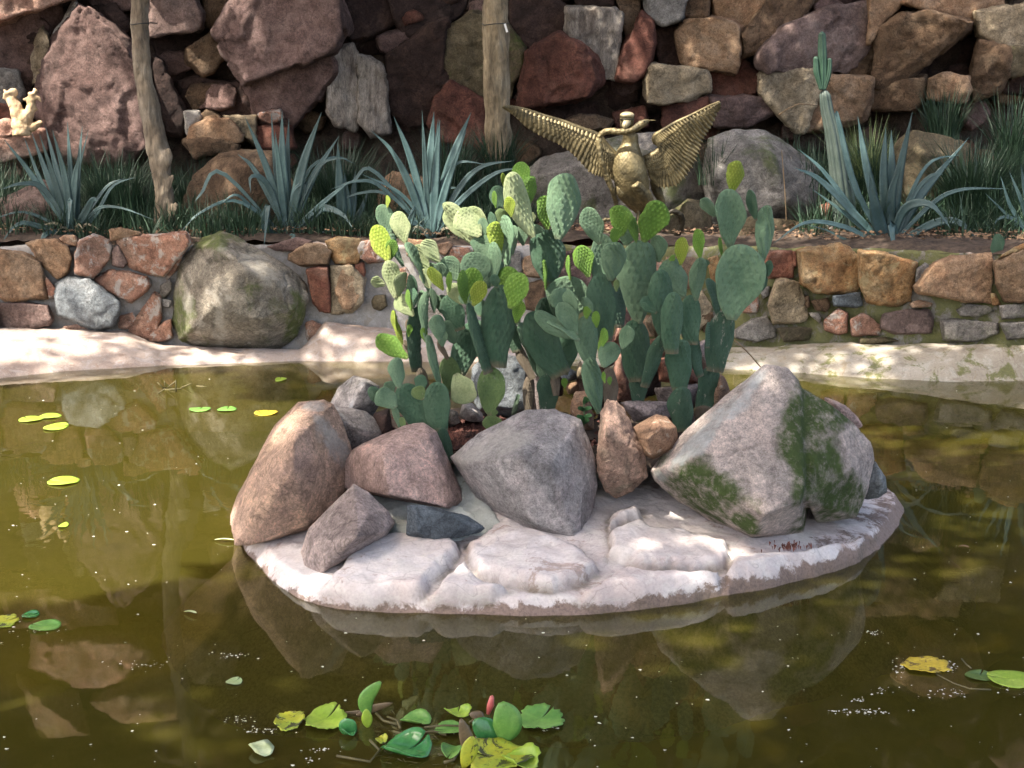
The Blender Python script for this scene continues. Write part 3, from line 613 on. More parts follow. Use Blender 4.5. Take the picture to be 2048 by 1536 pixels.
for o, mt in [([(-40, -60), (90, -90), (190, -60), (230, -120), (170, -170), (60, -200), (-60, -150)], 'salmon'), ([(120, -190), (240, -140), (330, -200), (260, -290), (130, -280), (60, -230)], 'tan'), ([(-90, -170), (50, -210), (60, -320), (-60, -340)], 'tan'), ([(260, -60), (420, -80), (400, -190), (300, -180)], 'paletan')]:
    rock('rock', '', o, 10.85, RM[mt], cliff, prot=.15, back=.8, L=.03, amp=.8, chip=1.2)
rs = random.Random(15)
for k in range(95):                                    # wedged stones in the gaps
    u, v, q = rs.uniform(-30, 2080), rs.uniform(-30, 340), rs.uniform(22, 60); a0 = rs.uniform(0, 6)
    o = [(u+q*math.cos(a0+i*.9)*rs.uniform(.6, 1.2), v+q*.7*math.sin(a0+i*.9)*rs.uniform(.6, 1.2)) for i in range(7)]
    rock('rock', '', o, rs.uniform(11.18, 11.32), RM[rs.choice(['dark', 'dark', 'purple', 'red', 'tandark'])], cliff, prot=.1, back=.3, L=.026, amp=.9, chip=1.4, flat=True)
# rocks above and beside the frame (seen only mirrored in the pond)
rs = random.Random(5)
for k in range(46):
    X = rs.uniform(-6, 6); z = rs.uniform(2.9, 5.0); s = rs.uniform(.25, .6); Y = 10.9+rs.uniform(-.1, .15)
    pts = [Vector((X+s*math.cos(a)*rs.uniform(.7, 1.2), Y+rs.uniform(-.2, .25), z+s*.7*math.sin(a)*rs.uniform(.7, 1.2))) for a in [i*.7 for i in range(9)]]
    pts += [p+Vector((0, .5, 0)) for p in pts]+[Vector((X, Y-s*.4, z+.1))]
    me = voxel(hull(pts), .05); smooth(me, 1, .4); co = npco(me); nr = norms(me)
    setco(me, co+nr*(fbm(co, 3, 4, k)*.06+chipn(co, 1.6, k)*.03)[:, None])
    put('rock', me, RM[rs.choice(['purple', 'tandark', 'dark', 'tan', 'red'])], cliff)

# ------------------------------------------------------------------ boulders in the planting bed
def boulder(label, f, o, Y, mt, **k):
    if mt.startswith('i_') and len(o) > 9:
        cu = sum(p[0] for p in o)/len(o); cv = sum(p[1] for p in o)/len(o); o = [(cu+(p[0]-cu)*1.035, cv+(p[1]-cv)*1.035)+tuple(p[2:]) for p in o]
    b_ = rock('boulder', f, o, Y, RM[mt], **k); return tag(b_, label, 'boulder')
boulder('leaning tan boulder in the bed between the left tree trunk and the second blue agave', 'A', [(1050, 1200), (1120, 1030), (1280, 902), (1440, 865), (1600, 880), (1640, 962), (1740, 1080), (1802, 1250), (1822, 1380), (1700, 1440), (1450, 1440), (1130, 1440), (1060, 1350)], 9.95, 'tandark', prot=.28, back=.4, L=.022, amp=.5, chip=.8)
boulder('pinkish boulder at the left edge behind the leftmost blue agave', 'A', [(-150, 1220), (0, 1175), (230, 1050), (300, 1055), (380, 1080), (425, 1200), (445, 1420), (300, 1450), (-150, 1480)], 9.85, 'purplesmooth', prot=.25, back=.3, L=.022, amp=.5, chip=.8)
boulder('small tan rock in the bed behind the third blue agave', 'B', [(208, 1150), (260, 1028), (310, 998), (500, 1038), (562, 1150), (562, 1330), (240, 1350), (158, 1262)], 9.95, 'tan', prot=.15, back=.25, L=.02, amp=.5, chip=.8)
boulder('broad smooth grey boulder behind the bronze bird, moss on its left shoulder', '', [(1038, 350), (1080, 313), (1180, 298), (1260, 265), (1322, 260), (1380, 290), (1408, 330), (1424, 390), (1418, 445), (1380, 490), (1180, 510), (1050, 490)], 10.15, 'greymoss', prot=.25, back=.4, L=.024, amp=.4, chip=.5, ridge=[(1150, 340, .25), (1300, 300, .2), (1360, 380, .2)])
boulder('dark low rock under the bird statue right of its feet', '', [(1345, 420), (1375, 395), (1412, 402), (1424, 430), (1420, 520), (1330, 520), (1325, 450)], 9.75, 'olive', prot=.15, back=.3, L=.02)
boulder('large green-grey boulder between the bird statue and the columnar cactus', 'C', [(150, 1050), (190, 800), (350, 748), (530, 755), (602, 820), (692, 870), (852, 960), (902, 1200), (852, 1320), (640, 1400), (330, 1420), (200, 1320)], 9.95, 'greymoss', prot=.32, back=.4, L=.022, amp=.5, chip=.6)
boulder('dark mossy stone low in the bed just behind the top of the rightmost prickly pear', '', [(1440, 470), (1500, 430), (1590, 440), (1640, 480), (1600, 515), (1450, 520)], 9.6, 'olive', prot=.1, back=.2, L=.018)
boulder('shaded reddish stone in the bed below the left half of the bird boulder', '', [(1130, 470), (1180, 440), (1250, 455), (1260, 520), (1140, 530)], 9.62, 'red', prot=.08, back=.2, L=.018)
boulder('mossy yellow-green boulder behind the rightmost large agave', 'C', [(1250, 1000), (1290, 830), (1400, 753), (1560, 780), (1742, 830), (1782, 1000), (1700, 1250), (1500, 1350), (1300, 1330)], 9.9, 'olive', prot=.28, back=.35, L=.022, amp=.5, chip=.5)
boulder('small brown stone at the foot of the columnar cactus', 'C', [(850, 1200), (920, 1175), (930, 1290), (870, 1300)], 9.7, 'brick', prot=.07, back=.1, L=.015)
boulder('small pale pinkish stone beside the base of the columnar cactus', 'C', [(880, 1320), (910, 1290), (945, 1320), (945, 1400), (900, 1400)], 9.5, 'pale', prot=.06, back=.1, L=.014)

# ================================================================== ISLAND
WL = [(470, 1085), (500, 1108), (560, 1168), (640, 1216), (740, 1222), (900, 1226), (1150, 1230), (1300, 1218), (1450, 1192), (1600, 1157), (1700, 1130), (1765, 1088), (1795, 1045), (1800, 1000)]
bpts = [G(u, v) for u, v in WL]; C0 = Vector((.25, 5.22, 0))
ang = [math.atan2(p.y-C0.y, p.x-C0.x) for p in bpts]; rad = [math.hypot(p.x-C0.x, p.y-C0.y) for p in bpts]
ang = [a if a < 1.2 else a-2*math.pi for a in ang]
aa = list(ang)+[ang[-1]+.5, 1.1, 1.57, 2.1, 2.6, ang[0]+2*math.pi]; rr_ = list(rad)+[1.25, .98, .88, .95, 1.1, rad[0]]
o_ = np.argsort(aa); aa = np.array(aa)[o_]; rr_ = np.array(rr_)[o_]
def slab_sd(u, v, poly):
    """signed distance in photo pixels, positive inside"""
    x = np.array([p[0] for p in poly]); y = np.array([p[1] for p in poly]); n = len(poly); d = np.full(u.shape, 1e9); ins = np.zeros(u.shape, bool)
    for i in range(n):
        j = (i+1) % n; ex, ey = x[j]-x[i], y[j]-y[i]; wx, wy = u-x[i], v-y[i]
        k = np.clip((wx*ex+wy*ey)/(ex*ex+ey*ey), 0, 1); d = np.minimum(d, np.hypot(wx-ex*k, wy-ey*k))
        c = ((y[i] > v) != (y[j] > v)) & (u < (x[j]-x[i])*(v-y[i])/((y[j]-y[i]) or 1e-9)+x[i]); ins ^= c
    return np.where(ins, d, -d)
SL = [fr('J', [(860, 1110), (980, 1085), (1290, 1110), (1380, 1150), (1395, 1220), (1260, 1370), (1130, 1490), (900, 1510), (560, 1470), (640, 1370), (720, 1260)]),
      fr('J', [(1420, 1160), (1640, 1050), (1900, 1100), (2100, 1180), (2240, 1290), (2150, 1380), (1940, 1430), (1700, 1390), (1500, 1330), (1450, 1240)]),
      fr('K', [(340, 1230), (350, 1100), (500, 1020), (780, 1080), (1040, 1160), (1050, 1230), (1020, 1300), (870, 1310), (600, 1290), (430, 1260)]),
      fr('K', [(150, 1480), (440, 1290), (600, 1310), (870, 1330), (1010, 1315), (1000, 1440), (700, 1500), (300, 1540)]),
      fr('K', [(1060, 1240), (1150, 1230), (1500, 1200), (1900, 1110), (1780, 1290), (1400, 1390), (1040, 1450), (1035, 1310)]),
      fr('K', [(330, 1000), (480, 930), (560, 960), (520, 1010), (360, 1080)]),
      fr('J', [(1420, 1250), (1500, 1350), (1700, 1410), (1600, 1480), (1180, 1500), (1300, 1390)])]
ntheta, nr_ = 860, 190; vv = np.zeros((nr_, ntheta, 3))
th = np.linspace(-math.pi, math.pi, ntheta, endpoint=False)
Rth = np.interp(th, aa-0, rr_, period=2*math.pi); Rth = np.convolve(np.concatenate([Rth[-12:], Rth, Rth[:12]]), np.ones(25)/25, 'valid')
Rth = Rth+fbm(np.stack([np.cos(th)*1.4, np.sin(th)*1.4, th*0], 1), 3, 5, 8)*.022
for j in range(nr_):
    s = (j/(nr_-1))**.7*1.32; r = Rth*s
    z = .05*np.clip((1-s)/.03, -3, 1)+.155*(1-min(s, 1)**1.15)
    if s > 1: z = -.06*np.clip((s-1)/.04, 0, 1)-(s-1)*1.2+0*th
    vv[j, :, 0] = C0.x+np.cos(th)*r; vv[j, :, 1] = C0.y+np.sin(th)*r; vv[j, :, 2] = z
co = vv.reshape(-1, 3); u_, v_ = proj(co); add = np.zeros(len(co)); grv = np.zeros(len(co)); front = co[:, 1] < C0.y-.2
for pl in SL:
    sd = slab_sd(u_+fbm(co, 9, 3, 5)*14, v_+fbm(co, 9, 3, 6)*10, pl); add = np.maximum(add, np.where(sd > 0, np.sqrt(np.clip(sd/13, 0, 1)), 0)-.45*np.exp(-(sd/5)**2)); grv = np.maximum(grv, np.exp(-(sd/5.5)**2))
co[:, 2] += np.where(front, .044*add, 0)+fbm(co, 2.5, 4, 2)*.014+np.abs(fbm(co, 4, 3, 12))*-.010+fbm(co, 14, 4, 4)*.006
n_ = ntheta
F = [(j*n_+i, (j+1)*n_+i, (j+1)*n_+(i+1) % n_, j*n_+(i+1) % n_) for j in range(nr_-1) for i in range(n_)]
cr_ = fbm(co+5, 3.2, 4, 71); crk = np.exp(-(cr_/.012)**2)*(fbm(co, 2, 2, 72) > 0); co[:, 2] -= crk*.003
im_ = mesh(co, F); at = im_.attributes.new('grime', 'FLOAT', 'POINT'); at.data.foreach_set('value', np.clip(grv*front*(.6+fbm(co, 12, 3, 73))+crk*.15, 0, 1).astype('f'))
isl = struct(put('island', im_, M_isl, loc=(C0.x, C0.y, 0)))
# light mortar bedding between the boulders
M_bed = cement('mortar_pale', (0.378, 0.414, 0.396), (0.468, 0.504, 0.486), None, S=2, wc=(0.522, 0.549, 0.531), moss=.08)
def mound(pts, z0, h, name='mortar_bed'):
    ps = [Vector(p) for p in pts]; me = hull([p-Vector((0, 0, .25)) for p in ps]+[p for p in ps]); me = voxel(me, .013); smooth(me, 2)
    c = npco(me); nr = norms(me); setco(me, c+nr*(fbm(c, 9, 4, 6)*.012)[:, None]); return put(name, me, M_bed, isl)
mound([G(u, v, z) for u, v, z in [(735, 985, .19), (800, 985, .20), (960, 1035, .17), (990, 1065, .13), (900, 1078, .12), (800, 1075, .12), (770, 1045, .14), (930, 1010, .20)]], 0, 0)
mound([G(u, v, z) for u, v, z in [(893, 920, .27), (925, 925, .27), (960, 985, .19), (1005, 1045, .14), (965, 1066, .13), (905, 1020, .17)]], 0, 0)
mound([G(u, v, z) for u, v, z in [(1178, 862, .30), (1205, 868, .30), (1240, 960, .19), (1250, 1005, .14), (1160, 1010, .14), (1165, 920, .23)]], 0, 0)
# soil and gravel pocket
pk = grid(40, 30, lambda a, b: (-.75+1.9*a, 4.95+1.0*b, .275+.03*math.sin(a*9+b*5)))
c = npco(pk); c[:, 2] += fbm(c, 8, 4, 3)*.03; setco(pk, c); put('soil', pk, M_soil, isl)
M_grav = plain('red_gravel', (0.060, 0.025, 0.022), .9, .75, 9, .5, c2=(0.160, 0.065, 0.050)); gv_, gf_ = [], []; g = random.Random(3)
for k in range(1500):
    u = g.uniform(885, 1010); v = g.uniform(838, 900); q = G(u, v, .30)
    if k > 1000: q = Vector((g.uniform(-.6, 1.0), g.uniform(5.05, 5.8), .30))
    s = g.uniform(.006, .016); b0 = len(gv_)
    for dx, dy, dz in ((1, 0, 0), (-1, 0, 0), (0, 1, 0), (0, -1, 0), (0, 0, 1), (0, 0, -1)):
        gv_.append((q.x+s*(dx+g.uniform(-.4, .4)), q.y+s*(dy+g.uniform(-.4, .4)), q.z+g.uniform(0, .012)+s*(dz+g.uniform(-.4, .4))*.8))
    for a_, b_, c_ in ((0, 2, 4), (2, 1, 4), (1, 3, 4), (3, 0, 4), (2, 0, 5), (1, 2, 5), (3, 1, 5), (0, 3, 5)): gf_.append((b0+a_, b0+b_, b0+c_))
tag(put('gravel', mesh(gv_, gf_), M_grav, smooth=False), 'dark red volcanic gravel in the planting pocket of the island', 'gravel', kind='stuff')

ik = dict(L=.010, amp=.32, chip=.16, gz=.07)
boulder('large wedge-shaped orange-brown boulder at the left end of the island, its foot in the water', 'J',
        [(455, 312), (530, 318), (602, 298), (660, 325), (720, 430), (768, 600), (765, 700), (742, 800), (702, 940), (540, 1040), (300, 1110), (180, 1140), (90, 1135), (68, 960), (108, 850), (240, 600), (330, 440)],
        4.92, 'i_left', prot=.05, back=.38, ring=False, ridge=[(430, 540, .30), (515, 420, .16), (640, 560, .14), (150, 800, .16), (200, 1100, .30), (520, 1030, .22), (430, 690, .33), (700, 900, .10), (100, 1120, .18)], paint=[('pale', 690, 560, 60, 190, -.6), ('pale', 560, 325, 70, 30, 0)], **ik)  # pale patches paint the light on its ridge and right-hand facet
boulder('grey rock with white sunlit patches at the back left of the island', 'J', [(638, 322), (690, 218), (780, 148), (870, 170), (932, 210), (930, 330), (880, 420), (720, 420)], 5.35, 'i_grey', prot=.12, back=.3, **ik)
boulder('grey blocky rock between the orange wedge boulder and the low prickly pear', 'J', [(508, 430), (560, 350), (700, 330), (860, 360), (905, 400), (952, 482), (900, 560), (792, 640), (700, 610)], 5.12, 'i_grey', prot=.14, back=.3, **ik)
boulder('small dark stone wedged behind the grey blocky rock', 'J', [(895, 370), (990, 338), (1012, 462), (960, 510), (910, 500)], 5.15, 'dark', prot=.08, back=.15, **ik)
boulder('reddish pink boulder with a flat front face, left of the pale mortar seam', 'J',
        [(748, 650), (780, 588), (850, 548), (970, 508), (1080, 448), (1190, 428), (1262, 480), (1302, 600), (1402, 850), (1432, 882), (1380, 912), (1340, 932), (1100, 892), (980, 852), (870, 822), (740, 800)],
        4.86, 'i_red', prot=.06, back=.35, ring=False, ridge=[(950, 640, .24), (960, 560, .16), (1230, 500, .10), (1380, 870, .18), (1330, 930, .22), (985, 850, .28), (850, 800, .10), (1280, 700, .16)], **ik)
boulder('brown wedge boulder lying at the front of the island before the orange one', 'J',
        [(700, 880), (780, 788), (862, 830), (982, 942), (1022, 1012), (962, 1092), (792, 1172), (600, 1302), (500, 1262), (478, 1182), (520, 1040), (640, 942)],
        4.52, 'i_brown', prot=.06, back=.25, ring=False, ridge=[(800, 850, .06), (860, 960, .14), (800, 1090, .26), (620, 1240, .22), (545, 1120, .12), (960, 1060, .14)], **ik)
boulder('flat blue-grey stone slab set in the pale mortar at the front of the island', 'J', [(1088, 905), (1180, 902), (1330, 948), (1450, 968), (1562, 1040), (1532, 1072), (1400, 1098), (1250, 1112), (1088, 1082)], 4.5, 'slate', prot=.05, back=.14, L=.009, amp=.4, chip=.7, gz=.15)
boulder('big rounded grey-mauve boulder at the front centre of the island', '',
        [(903, 915), (960, 868), (1050, 823), (1110, 820), (1160, 843), (1187, 920), (1192, 970), (1177, 1040), (1158, 1088), (1090, 1078), (1010, 1045), (960, 1002), (928, 950)],
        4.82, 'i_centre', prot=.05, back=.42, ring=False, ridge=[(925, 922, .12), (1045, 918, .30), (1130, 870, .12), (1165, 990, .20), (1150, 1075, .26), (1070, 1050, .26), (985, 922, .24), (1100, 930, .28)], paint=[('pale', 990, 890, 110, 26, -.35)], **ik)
boulder('slim upright brown stone between the centre boulder and the small orange rock', 'K', [(330, 283), (390, 298), (432, 350), (492, 480), (552, 610), (562, 740), (480, 822), (390, 868), (310, 802), (278, 680), (288, 450), (300, 350)], 4.78, 'i_slim', prot=.12, back=.18, L=.009, amp=.5, chip=.8, gz=.08)
boulder('small angular orange rock resting beside the slim upright stone', 'K', [(478, 450), (620, 373), (682, 385), (742, 450), (752, 530), (722, 592), (600, 642), (540, 612), (500, 522)], 4.82, 'orange', prot=.03, back=.14, ring=False, ridge=[(565, 520, .15), (640, 462, .13), (725, 455, .08), (590, 620, .10), (715, 575, .07)], L=.008, amp=.2, chip=.4)
boulder('largest boulder of the island, pointed, grey-pink with green moss on its right side', 'K',
        [(1248, 98), (1312, 108), (1382, 118), (1450, 190), (1520, 420), (1500, 860), (1470, 1062), (1180, 1092), (960, 992), (760, 872), (620, 762), (588, 700), (640, 640), (742, 570), (820, 450), (1000, 370), (1080, 260), (1120, 200)],
        4.80, 'i_right', prot=.05, back=.42, ring=False, ridge=[(1370, 170, .03), (1080, 470, .17), (860, 620, .24), (680, 690, .16), (1440, 480, .17), (1490, 800, .30), (1465, 885, .33), (1255, 965, .40), (1190, 1075, .30), (1470, 1040, .12)], L=.0095, amp=.28, chip=.14,
        gz=.07, blocks=[[(1400, 190, -.05), (1500, 230, -.02), (1640, 320, 0), (1782, 430, -.03), (1882, 540, -.05), (1904, 640, -.06), (1850, 860, 0), (1792, 982, .02), (1560, 1012, .06), (1540, 640, .20), (1600, 900, .16), (1700, 480, .08), (1770, 700, .12), (1600, 440, .10), (1480, 500, .14), (1500, 880, .26)]],
        paint=[('mossy', 1480, 560, 130, 460, -.05), ('mossy', 1620, 760, 120, 260, .1), ('mossy', 1640, 370, 160, 120, .7), ('mossy', 1740, 860, 120, 160, 0), ('mossy', 900, 820, 300, 130, .62), ('mossy', 1130, 1000, 130, 60, .7), ('pale', 900, 500, 380, 55, -.75), ('pale', 1200, 180, 120, 50, -.9)])  # pale bands paint sky light on the upper left slopes
boulder('small blue-grey stone at the right tip of the island behind the mossy boulder', 'K', [(1845, 780), (1900, 640), (1962, 740), (1975, 832), (1920, 870), (1838, 880)], 4.95, 'bluegrey', prot=.08, back=.12, L=.01)
boulder('pinkish stone just visible behind the right shoulder of the mossy boulder', 'K', [(1600, 270), (1650, 285), (1730, 320), (1800, 390), (1838, 450), (1750, 480), (1620, 400)], 5.25, 'i_red', prot=.06, back=.2, L=.012)
RB = [('G', [(1020, 565), (1100, 500), (1240, 470), (1370, 480), (1420, 600), (1432, 900), (1300, 930), (1060, 900), (1010, 700)], 'bluegrey', 5.75, 'rough blue-grey rock behind the bottle-shaped cactus stem'),
      ('G', [(780, 960), (800, 890), (880, 920), (900, 1000), (820, 1040)], 'pale', 5.5, 'small pale stone beside the red gravel'),
      ('G', [(900, 960), (925, 860), (1000, 850), (1080, 930), (1090, 1000), (980, 990)], 'i_grey', 5.5, 'grey-brown stone at the back rim of the gravel pocket'),
      ('H', [(560, 430), (640, 500), (672, 800), (560, 805), (518, 620), (528, 520)], 'rough_red', 5.6, 'rough reddish stone standing between two cactus stems'),
      ('H', [(560, 180), (600, 60), (680, 80), (620, 300), (510, 420), (520, 300)], 'rough_red', 5.65, 'upper reddish stone above the rough one behind the cactus'),
      ('H', [(890, 500), (960, 478), (1180, 580), (1205, 682), (900, 662)], 'brick', 5.62, 'brick-red slab behind the dark cactus stems'),
      ('H', [(868, 722), (1202, 700), (1212, 822), (1160, 882), (900, 830)], 'i_brown', 5.55, 'brown block under the brick-red slab'),
      ('H', [(588, 842), (680, 830), (970, 842), (992, 962), (780, 990), (690, 990)], 'i_brown', 5.4, 'flat brown block at the foot of the white-marked cactus stem'),
      ('H', [(208, 762), (330, 750), (352, 1042), (290, 1055), (168, 910), (178, 830)], 'orange', 5.35, 'orange stone behind the little leafy seedling'),
      ('H', [(128, 690), (230, 660), (234, 752), (150, 772)], 'tan', 5.6, 'small tan stone behind the orange stone'),
      ('H', [(1388, 610), (1432, 640), (1492, 790), (1340, 925), (1318, 860), (1370, 700)], 'orange', 5.5, 'orange-brown slab leaning behind the rightmost cactus stem'),
      ('H', [(108, 528), (220, 598), (232, 642), (130, 672), (88, 620)], 'bluegrey', 5.65, 'pale blue-grey stone behind the centre cactus stems'),
      ('H', [(218, 560), (250, 498), (292, 590), (302, 642), (220, 642)], 'paletan', 5.6, 'small mossy tan stone right of the pale blue-grey stone'),
      ('H', [(788, 180), (840, 118), (922, 200), (932, 262), (860, 302), (820, 262)], 'paletan', 5.8, 'tan stone seen through the gap above the brick-red slab'),
      ('H', [(820, 330), (960, 300), (960, 470), (860, 500)], 'rough_red', 5.75, 'reddish stone between the leaning pad and dark stem'),
      ('H', [(1000, 880), (1160, 890), (1200, 1000), (1050, 1020)], 'i_brown', 5.55, 'low brown stone behind the two rightmost stems'),
      ('H', [(1200, 360), (1290, 330), (1300, 560), (1220, 600)], 'i_brown', 5.8, 'brown stone at the right behind the dark stems'),
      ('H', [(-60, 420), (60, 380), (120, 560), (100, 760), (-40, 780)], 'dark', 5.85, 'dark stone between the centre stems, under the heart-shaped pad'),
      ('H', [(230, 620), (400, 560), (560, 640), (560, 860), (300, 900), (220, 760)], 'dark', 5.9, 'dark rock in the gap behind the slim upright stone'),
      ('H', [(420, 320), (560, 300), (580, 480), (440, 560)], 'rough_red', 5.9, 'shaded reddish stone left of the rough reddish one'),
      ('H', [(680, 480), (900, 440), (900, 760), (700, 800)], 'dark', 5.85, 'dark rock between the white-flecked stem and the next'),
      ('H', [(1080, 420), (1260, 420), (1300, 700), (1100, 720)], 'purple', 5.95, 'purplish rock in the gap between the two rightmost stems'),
      ('G', [(1380, 600), (1560, 560), (1640, 800), (1560, 960), (1400, 940)], 'i_brown', 5.8, 'brown rock behind the brown woody stem at the centre'),
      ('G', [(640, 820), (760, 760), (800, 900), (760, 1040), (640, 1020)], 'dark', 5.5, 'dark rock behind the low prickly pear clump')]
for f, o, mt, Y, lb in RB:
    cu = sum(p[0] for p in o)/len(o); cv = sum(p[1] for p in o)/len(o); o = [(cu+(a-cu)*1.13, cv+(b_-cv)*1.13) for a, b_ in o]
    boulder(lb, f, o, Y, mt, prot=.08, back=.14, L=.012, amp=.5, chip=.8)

# ================================================================== PLANTS
def strip(pts, w, n=14, fold=.25, taper='sword', nrm=None):
    """a channelled leaf blade: pts = world control points, w = full width in metres"""
    c = spline([tuple(p) for p in pts], n); v = []; f = []
    view = Vector((0, -1, .25)).normalized() if nrm is None else nrm
    for i in range(n):
        s = i/(n-1); p = Vector(c[i]); t = Vector(c[min(i+1, n-1)])-Vector(c[max(i-1, 0)]); t.normalize()
        sd = t.cross(view); sd = sd.normalized() if sd.length > .05 else Vector((1, 0, 0)); up = sd.cross(t)
        if taper == 'sword': k = min(1, .55+s*1.6)*(1-max(0, (s-.35)/.65)**1.6)
        else: k = min(1, .5+s*2.5)*(1-max(0, (s-.75)/.25)**2*.9)
        h = w*.5*max(k, .02); e = fold*h
        v += [p-sd*h+up*e, p-sd*h*.5+up*e*.3, p, p+sd*h*.5+up*e*.3, p+sd*h+up*e]
        v += [p+sd*h*.55-up*h*.08, p-up*h*.18, p-sd*h*.55-up*h*.08]
    for i in range(n-1):
        for k in range(8):
            f.append((i*8+k, (i+1)*8+k, (i+1)*8+(k+1) % 8, i*8+(k+1) % 8))
    f.append((0, 1, 2, 3, 4, 5, 6, 7)); return mesh(v, f)
def leafmat(name, c1, c2, rough=.45, stripe=30, trans=0, S=6):
    m, t, b = newmat(name); v = objvec(t); oi = N(t, 'ObjectInfo').outputs['Random']
    c = mixc(t, ramp(t, noise(t, S, 4, .6, v), [(.35, 0.0), (.65, 1.0)]), c1, c2)
    c = mixc(t, .6, c, ramp(t, oi, [(0, .6), (1, 1.35)]), 'MULTIPLY')
    c = mixc(t, .35, c, ramp(t, noise(t, S*14, 3, .6, v), [(.3, .6), (.7, 1.3)]), 'MULTIPLY')
    t.links.new(c, b.inputs['Base Color']); b.inputs['Roughness'].default_value = rough; b.inputs['Specular IOR Level'].default_value = .4
    if trans:
        tl = N(t, 'BsdfTranslucent'); t.links.new(c, tl.inputs['Color']); mx = N(t, 'MixShader'); mx.inputs[0].default_value = trans
        t.links.new(b.outputs[0], mx.inputs[1]); t.links.new(tl.outputs[0], mx.inputs[2]); t.links.new(mx.outputs[0], t.nodes['Material Output'].inputs['Surface'])
    bump(t, b, noise(t, S*10, 3, .6, v), .25, .004); return m
M_agave = leafmat('agave_leaf', (0.030, 0.064, 0.064), (0.072, 0.123, 0.123), S=5)
M_agdry = leafmat('agave_leaf_dry', (.20, .17, .11), (.30, .26, .18), S=9)
def agave(label, f, Yb, base, leaves, small=()):
    bx, by = fr(f, [base])[0]; B = P(bx, by, Yb); root = empty('agave_plant', B, label, 'agave', 'blue-green agaves in the planted bed')
    s = FR[f][2]; r = random.Random(int(bx))
    for lf in leaves:
        pts = fr(f, lf[0]); w = lf[1]*1.0*s*Yb/FPX; dy = lf[2] if len(lf) > 2 else r.uniform(-.12, .12)
        n = len(pts); b0 = (bx+r.uniform(-8, 8), by+r.uniform(-4, 4))
        if len(lf) > 3 and lf[3] == 'from': b0 = pts[0]; pts = pts[1:]; n -= 1
        wp = [P(b0[0], b0[1], Yb+r.uniform(-.03, .03))]+[P(q[0], q[1], Yb+dy*((i+1)/n)**1.1) for i, q in enumerate(pts)]
        put('leaf', strip(wp, w, taper='strap' if w < 0 else 'sword'), M_agave if r.random() > .1 else M_agave, root)
    for k in range(7):      # dead leaves round the foot
        a = r.uniform(0, 6.28); e = B+Vector((math.cos(a)*.22, math.sin(a)*.12-.05, .03+r.uniform(0, .05)))
        put('dry_leaf', strip([B, B.lerp(e, .5)+Vector((0, 0, .06)), e], .02, 8), M_agdry, root)
    return root
agave('leftmost blue agave, sword leaves beside the slanting left tree trunk', 'A', 9.5, (430, 1385), [
 ([(190, 1030), (20, 810)], 34), ([(250, 1080), (140, 800)], 30), ([(300, 1080), (185, 775)], 46), ([(330, 1090), (230, 780)], 40), ([(350, 1060), (265, 735)], 44),
 ([(385, 1060), (305, 755)], 44, -.1), ([(415, 1050), (395, 710)], 40, 0), ([(455, 1060), (482, 735)], 40, .05), ([(440, 1100), (520, 750)], 26, .1), ([(440, 1050), (470, 900)], 44, -.1),
 ([(260, 1110), (130, 1075), (0, 1110)], 34, -.15), ([(560, 1260), (660, 1090), (800, 1035)], 24), ([(560, 1180), (640, 1080), (740, 1040)], 22), ([(560, 1230), (700, 1215), (910, 1290)], 20),
 ([(250, 1330), (110, 1310), (0, 1430)], 34, -.2), ([(330, 1370), (260, 1380), (225, 1530)], 46, -.3), ([(410, 1250), (412, 1175), (400, 1320)], 46, -.25), ([(500, 1250), (545, 1170), (570, 1175)], 50, -.2),
 ([(280, 1290), (120, 1240), (-60, 1290)], 20, -.1), ([(300, 1340), (150, 1330), (-40, 1420)], 12, .05)])
agave('second blue agave from the left, tall upright blades before the leaning tan boulder', 'A', 9.5, (1690, 1400), [
 ([(1560, 980), (1432, 680)], 44), ([(1620, 1050), (1585, 640)], 34), ([(1640, 1050), (1610, 770)], 44, -.1), ([(1655, 1000), (1650, 650)], 62, 0), ([(1680, 1050), (1690, 690)], 50, .05),
 ([(1770, 980), (1882, 655)], 60), ([(1820, 1060), (1985, 795)], 50), ([(1500, 1010), (1390, 900)], 34), ([(1600, 1150), (1530, 1040), (1465, 1040), (1468, 1130)], 34, -.15),
 ([(1480, 1220), (1380, 1140), (1270, 1210)], 22, -.1), ([(1800, 1100), (1900, 950), (2048, 925)], 22), ([(1900, 1180), (2048, 1060)], 34), ([(1800, 1010), (1960, 920), (2080, 960)], 20),
 ([(1860, 1240), (1920, 1220), (2010, 1260), (2060, 1330)], 46, -.2), ([(1560, 1350), (1570, 1200), (1545, 1440)], 50, -.3), ([(1700, 1420), (1715, 1380), (1722, 1460)], 46, -.25),
 ([(1300, 1010), (1180, 1130), (1140, 1180)], 24, -.1), ([(1400, 1180), (1180, 1240), (1045, 1370)], 20, -.2), ([(1780, 1100), (1730, 1100), (1690, 1190)], 26), ([(1940, 1350), (2100, 1340)], 12)])
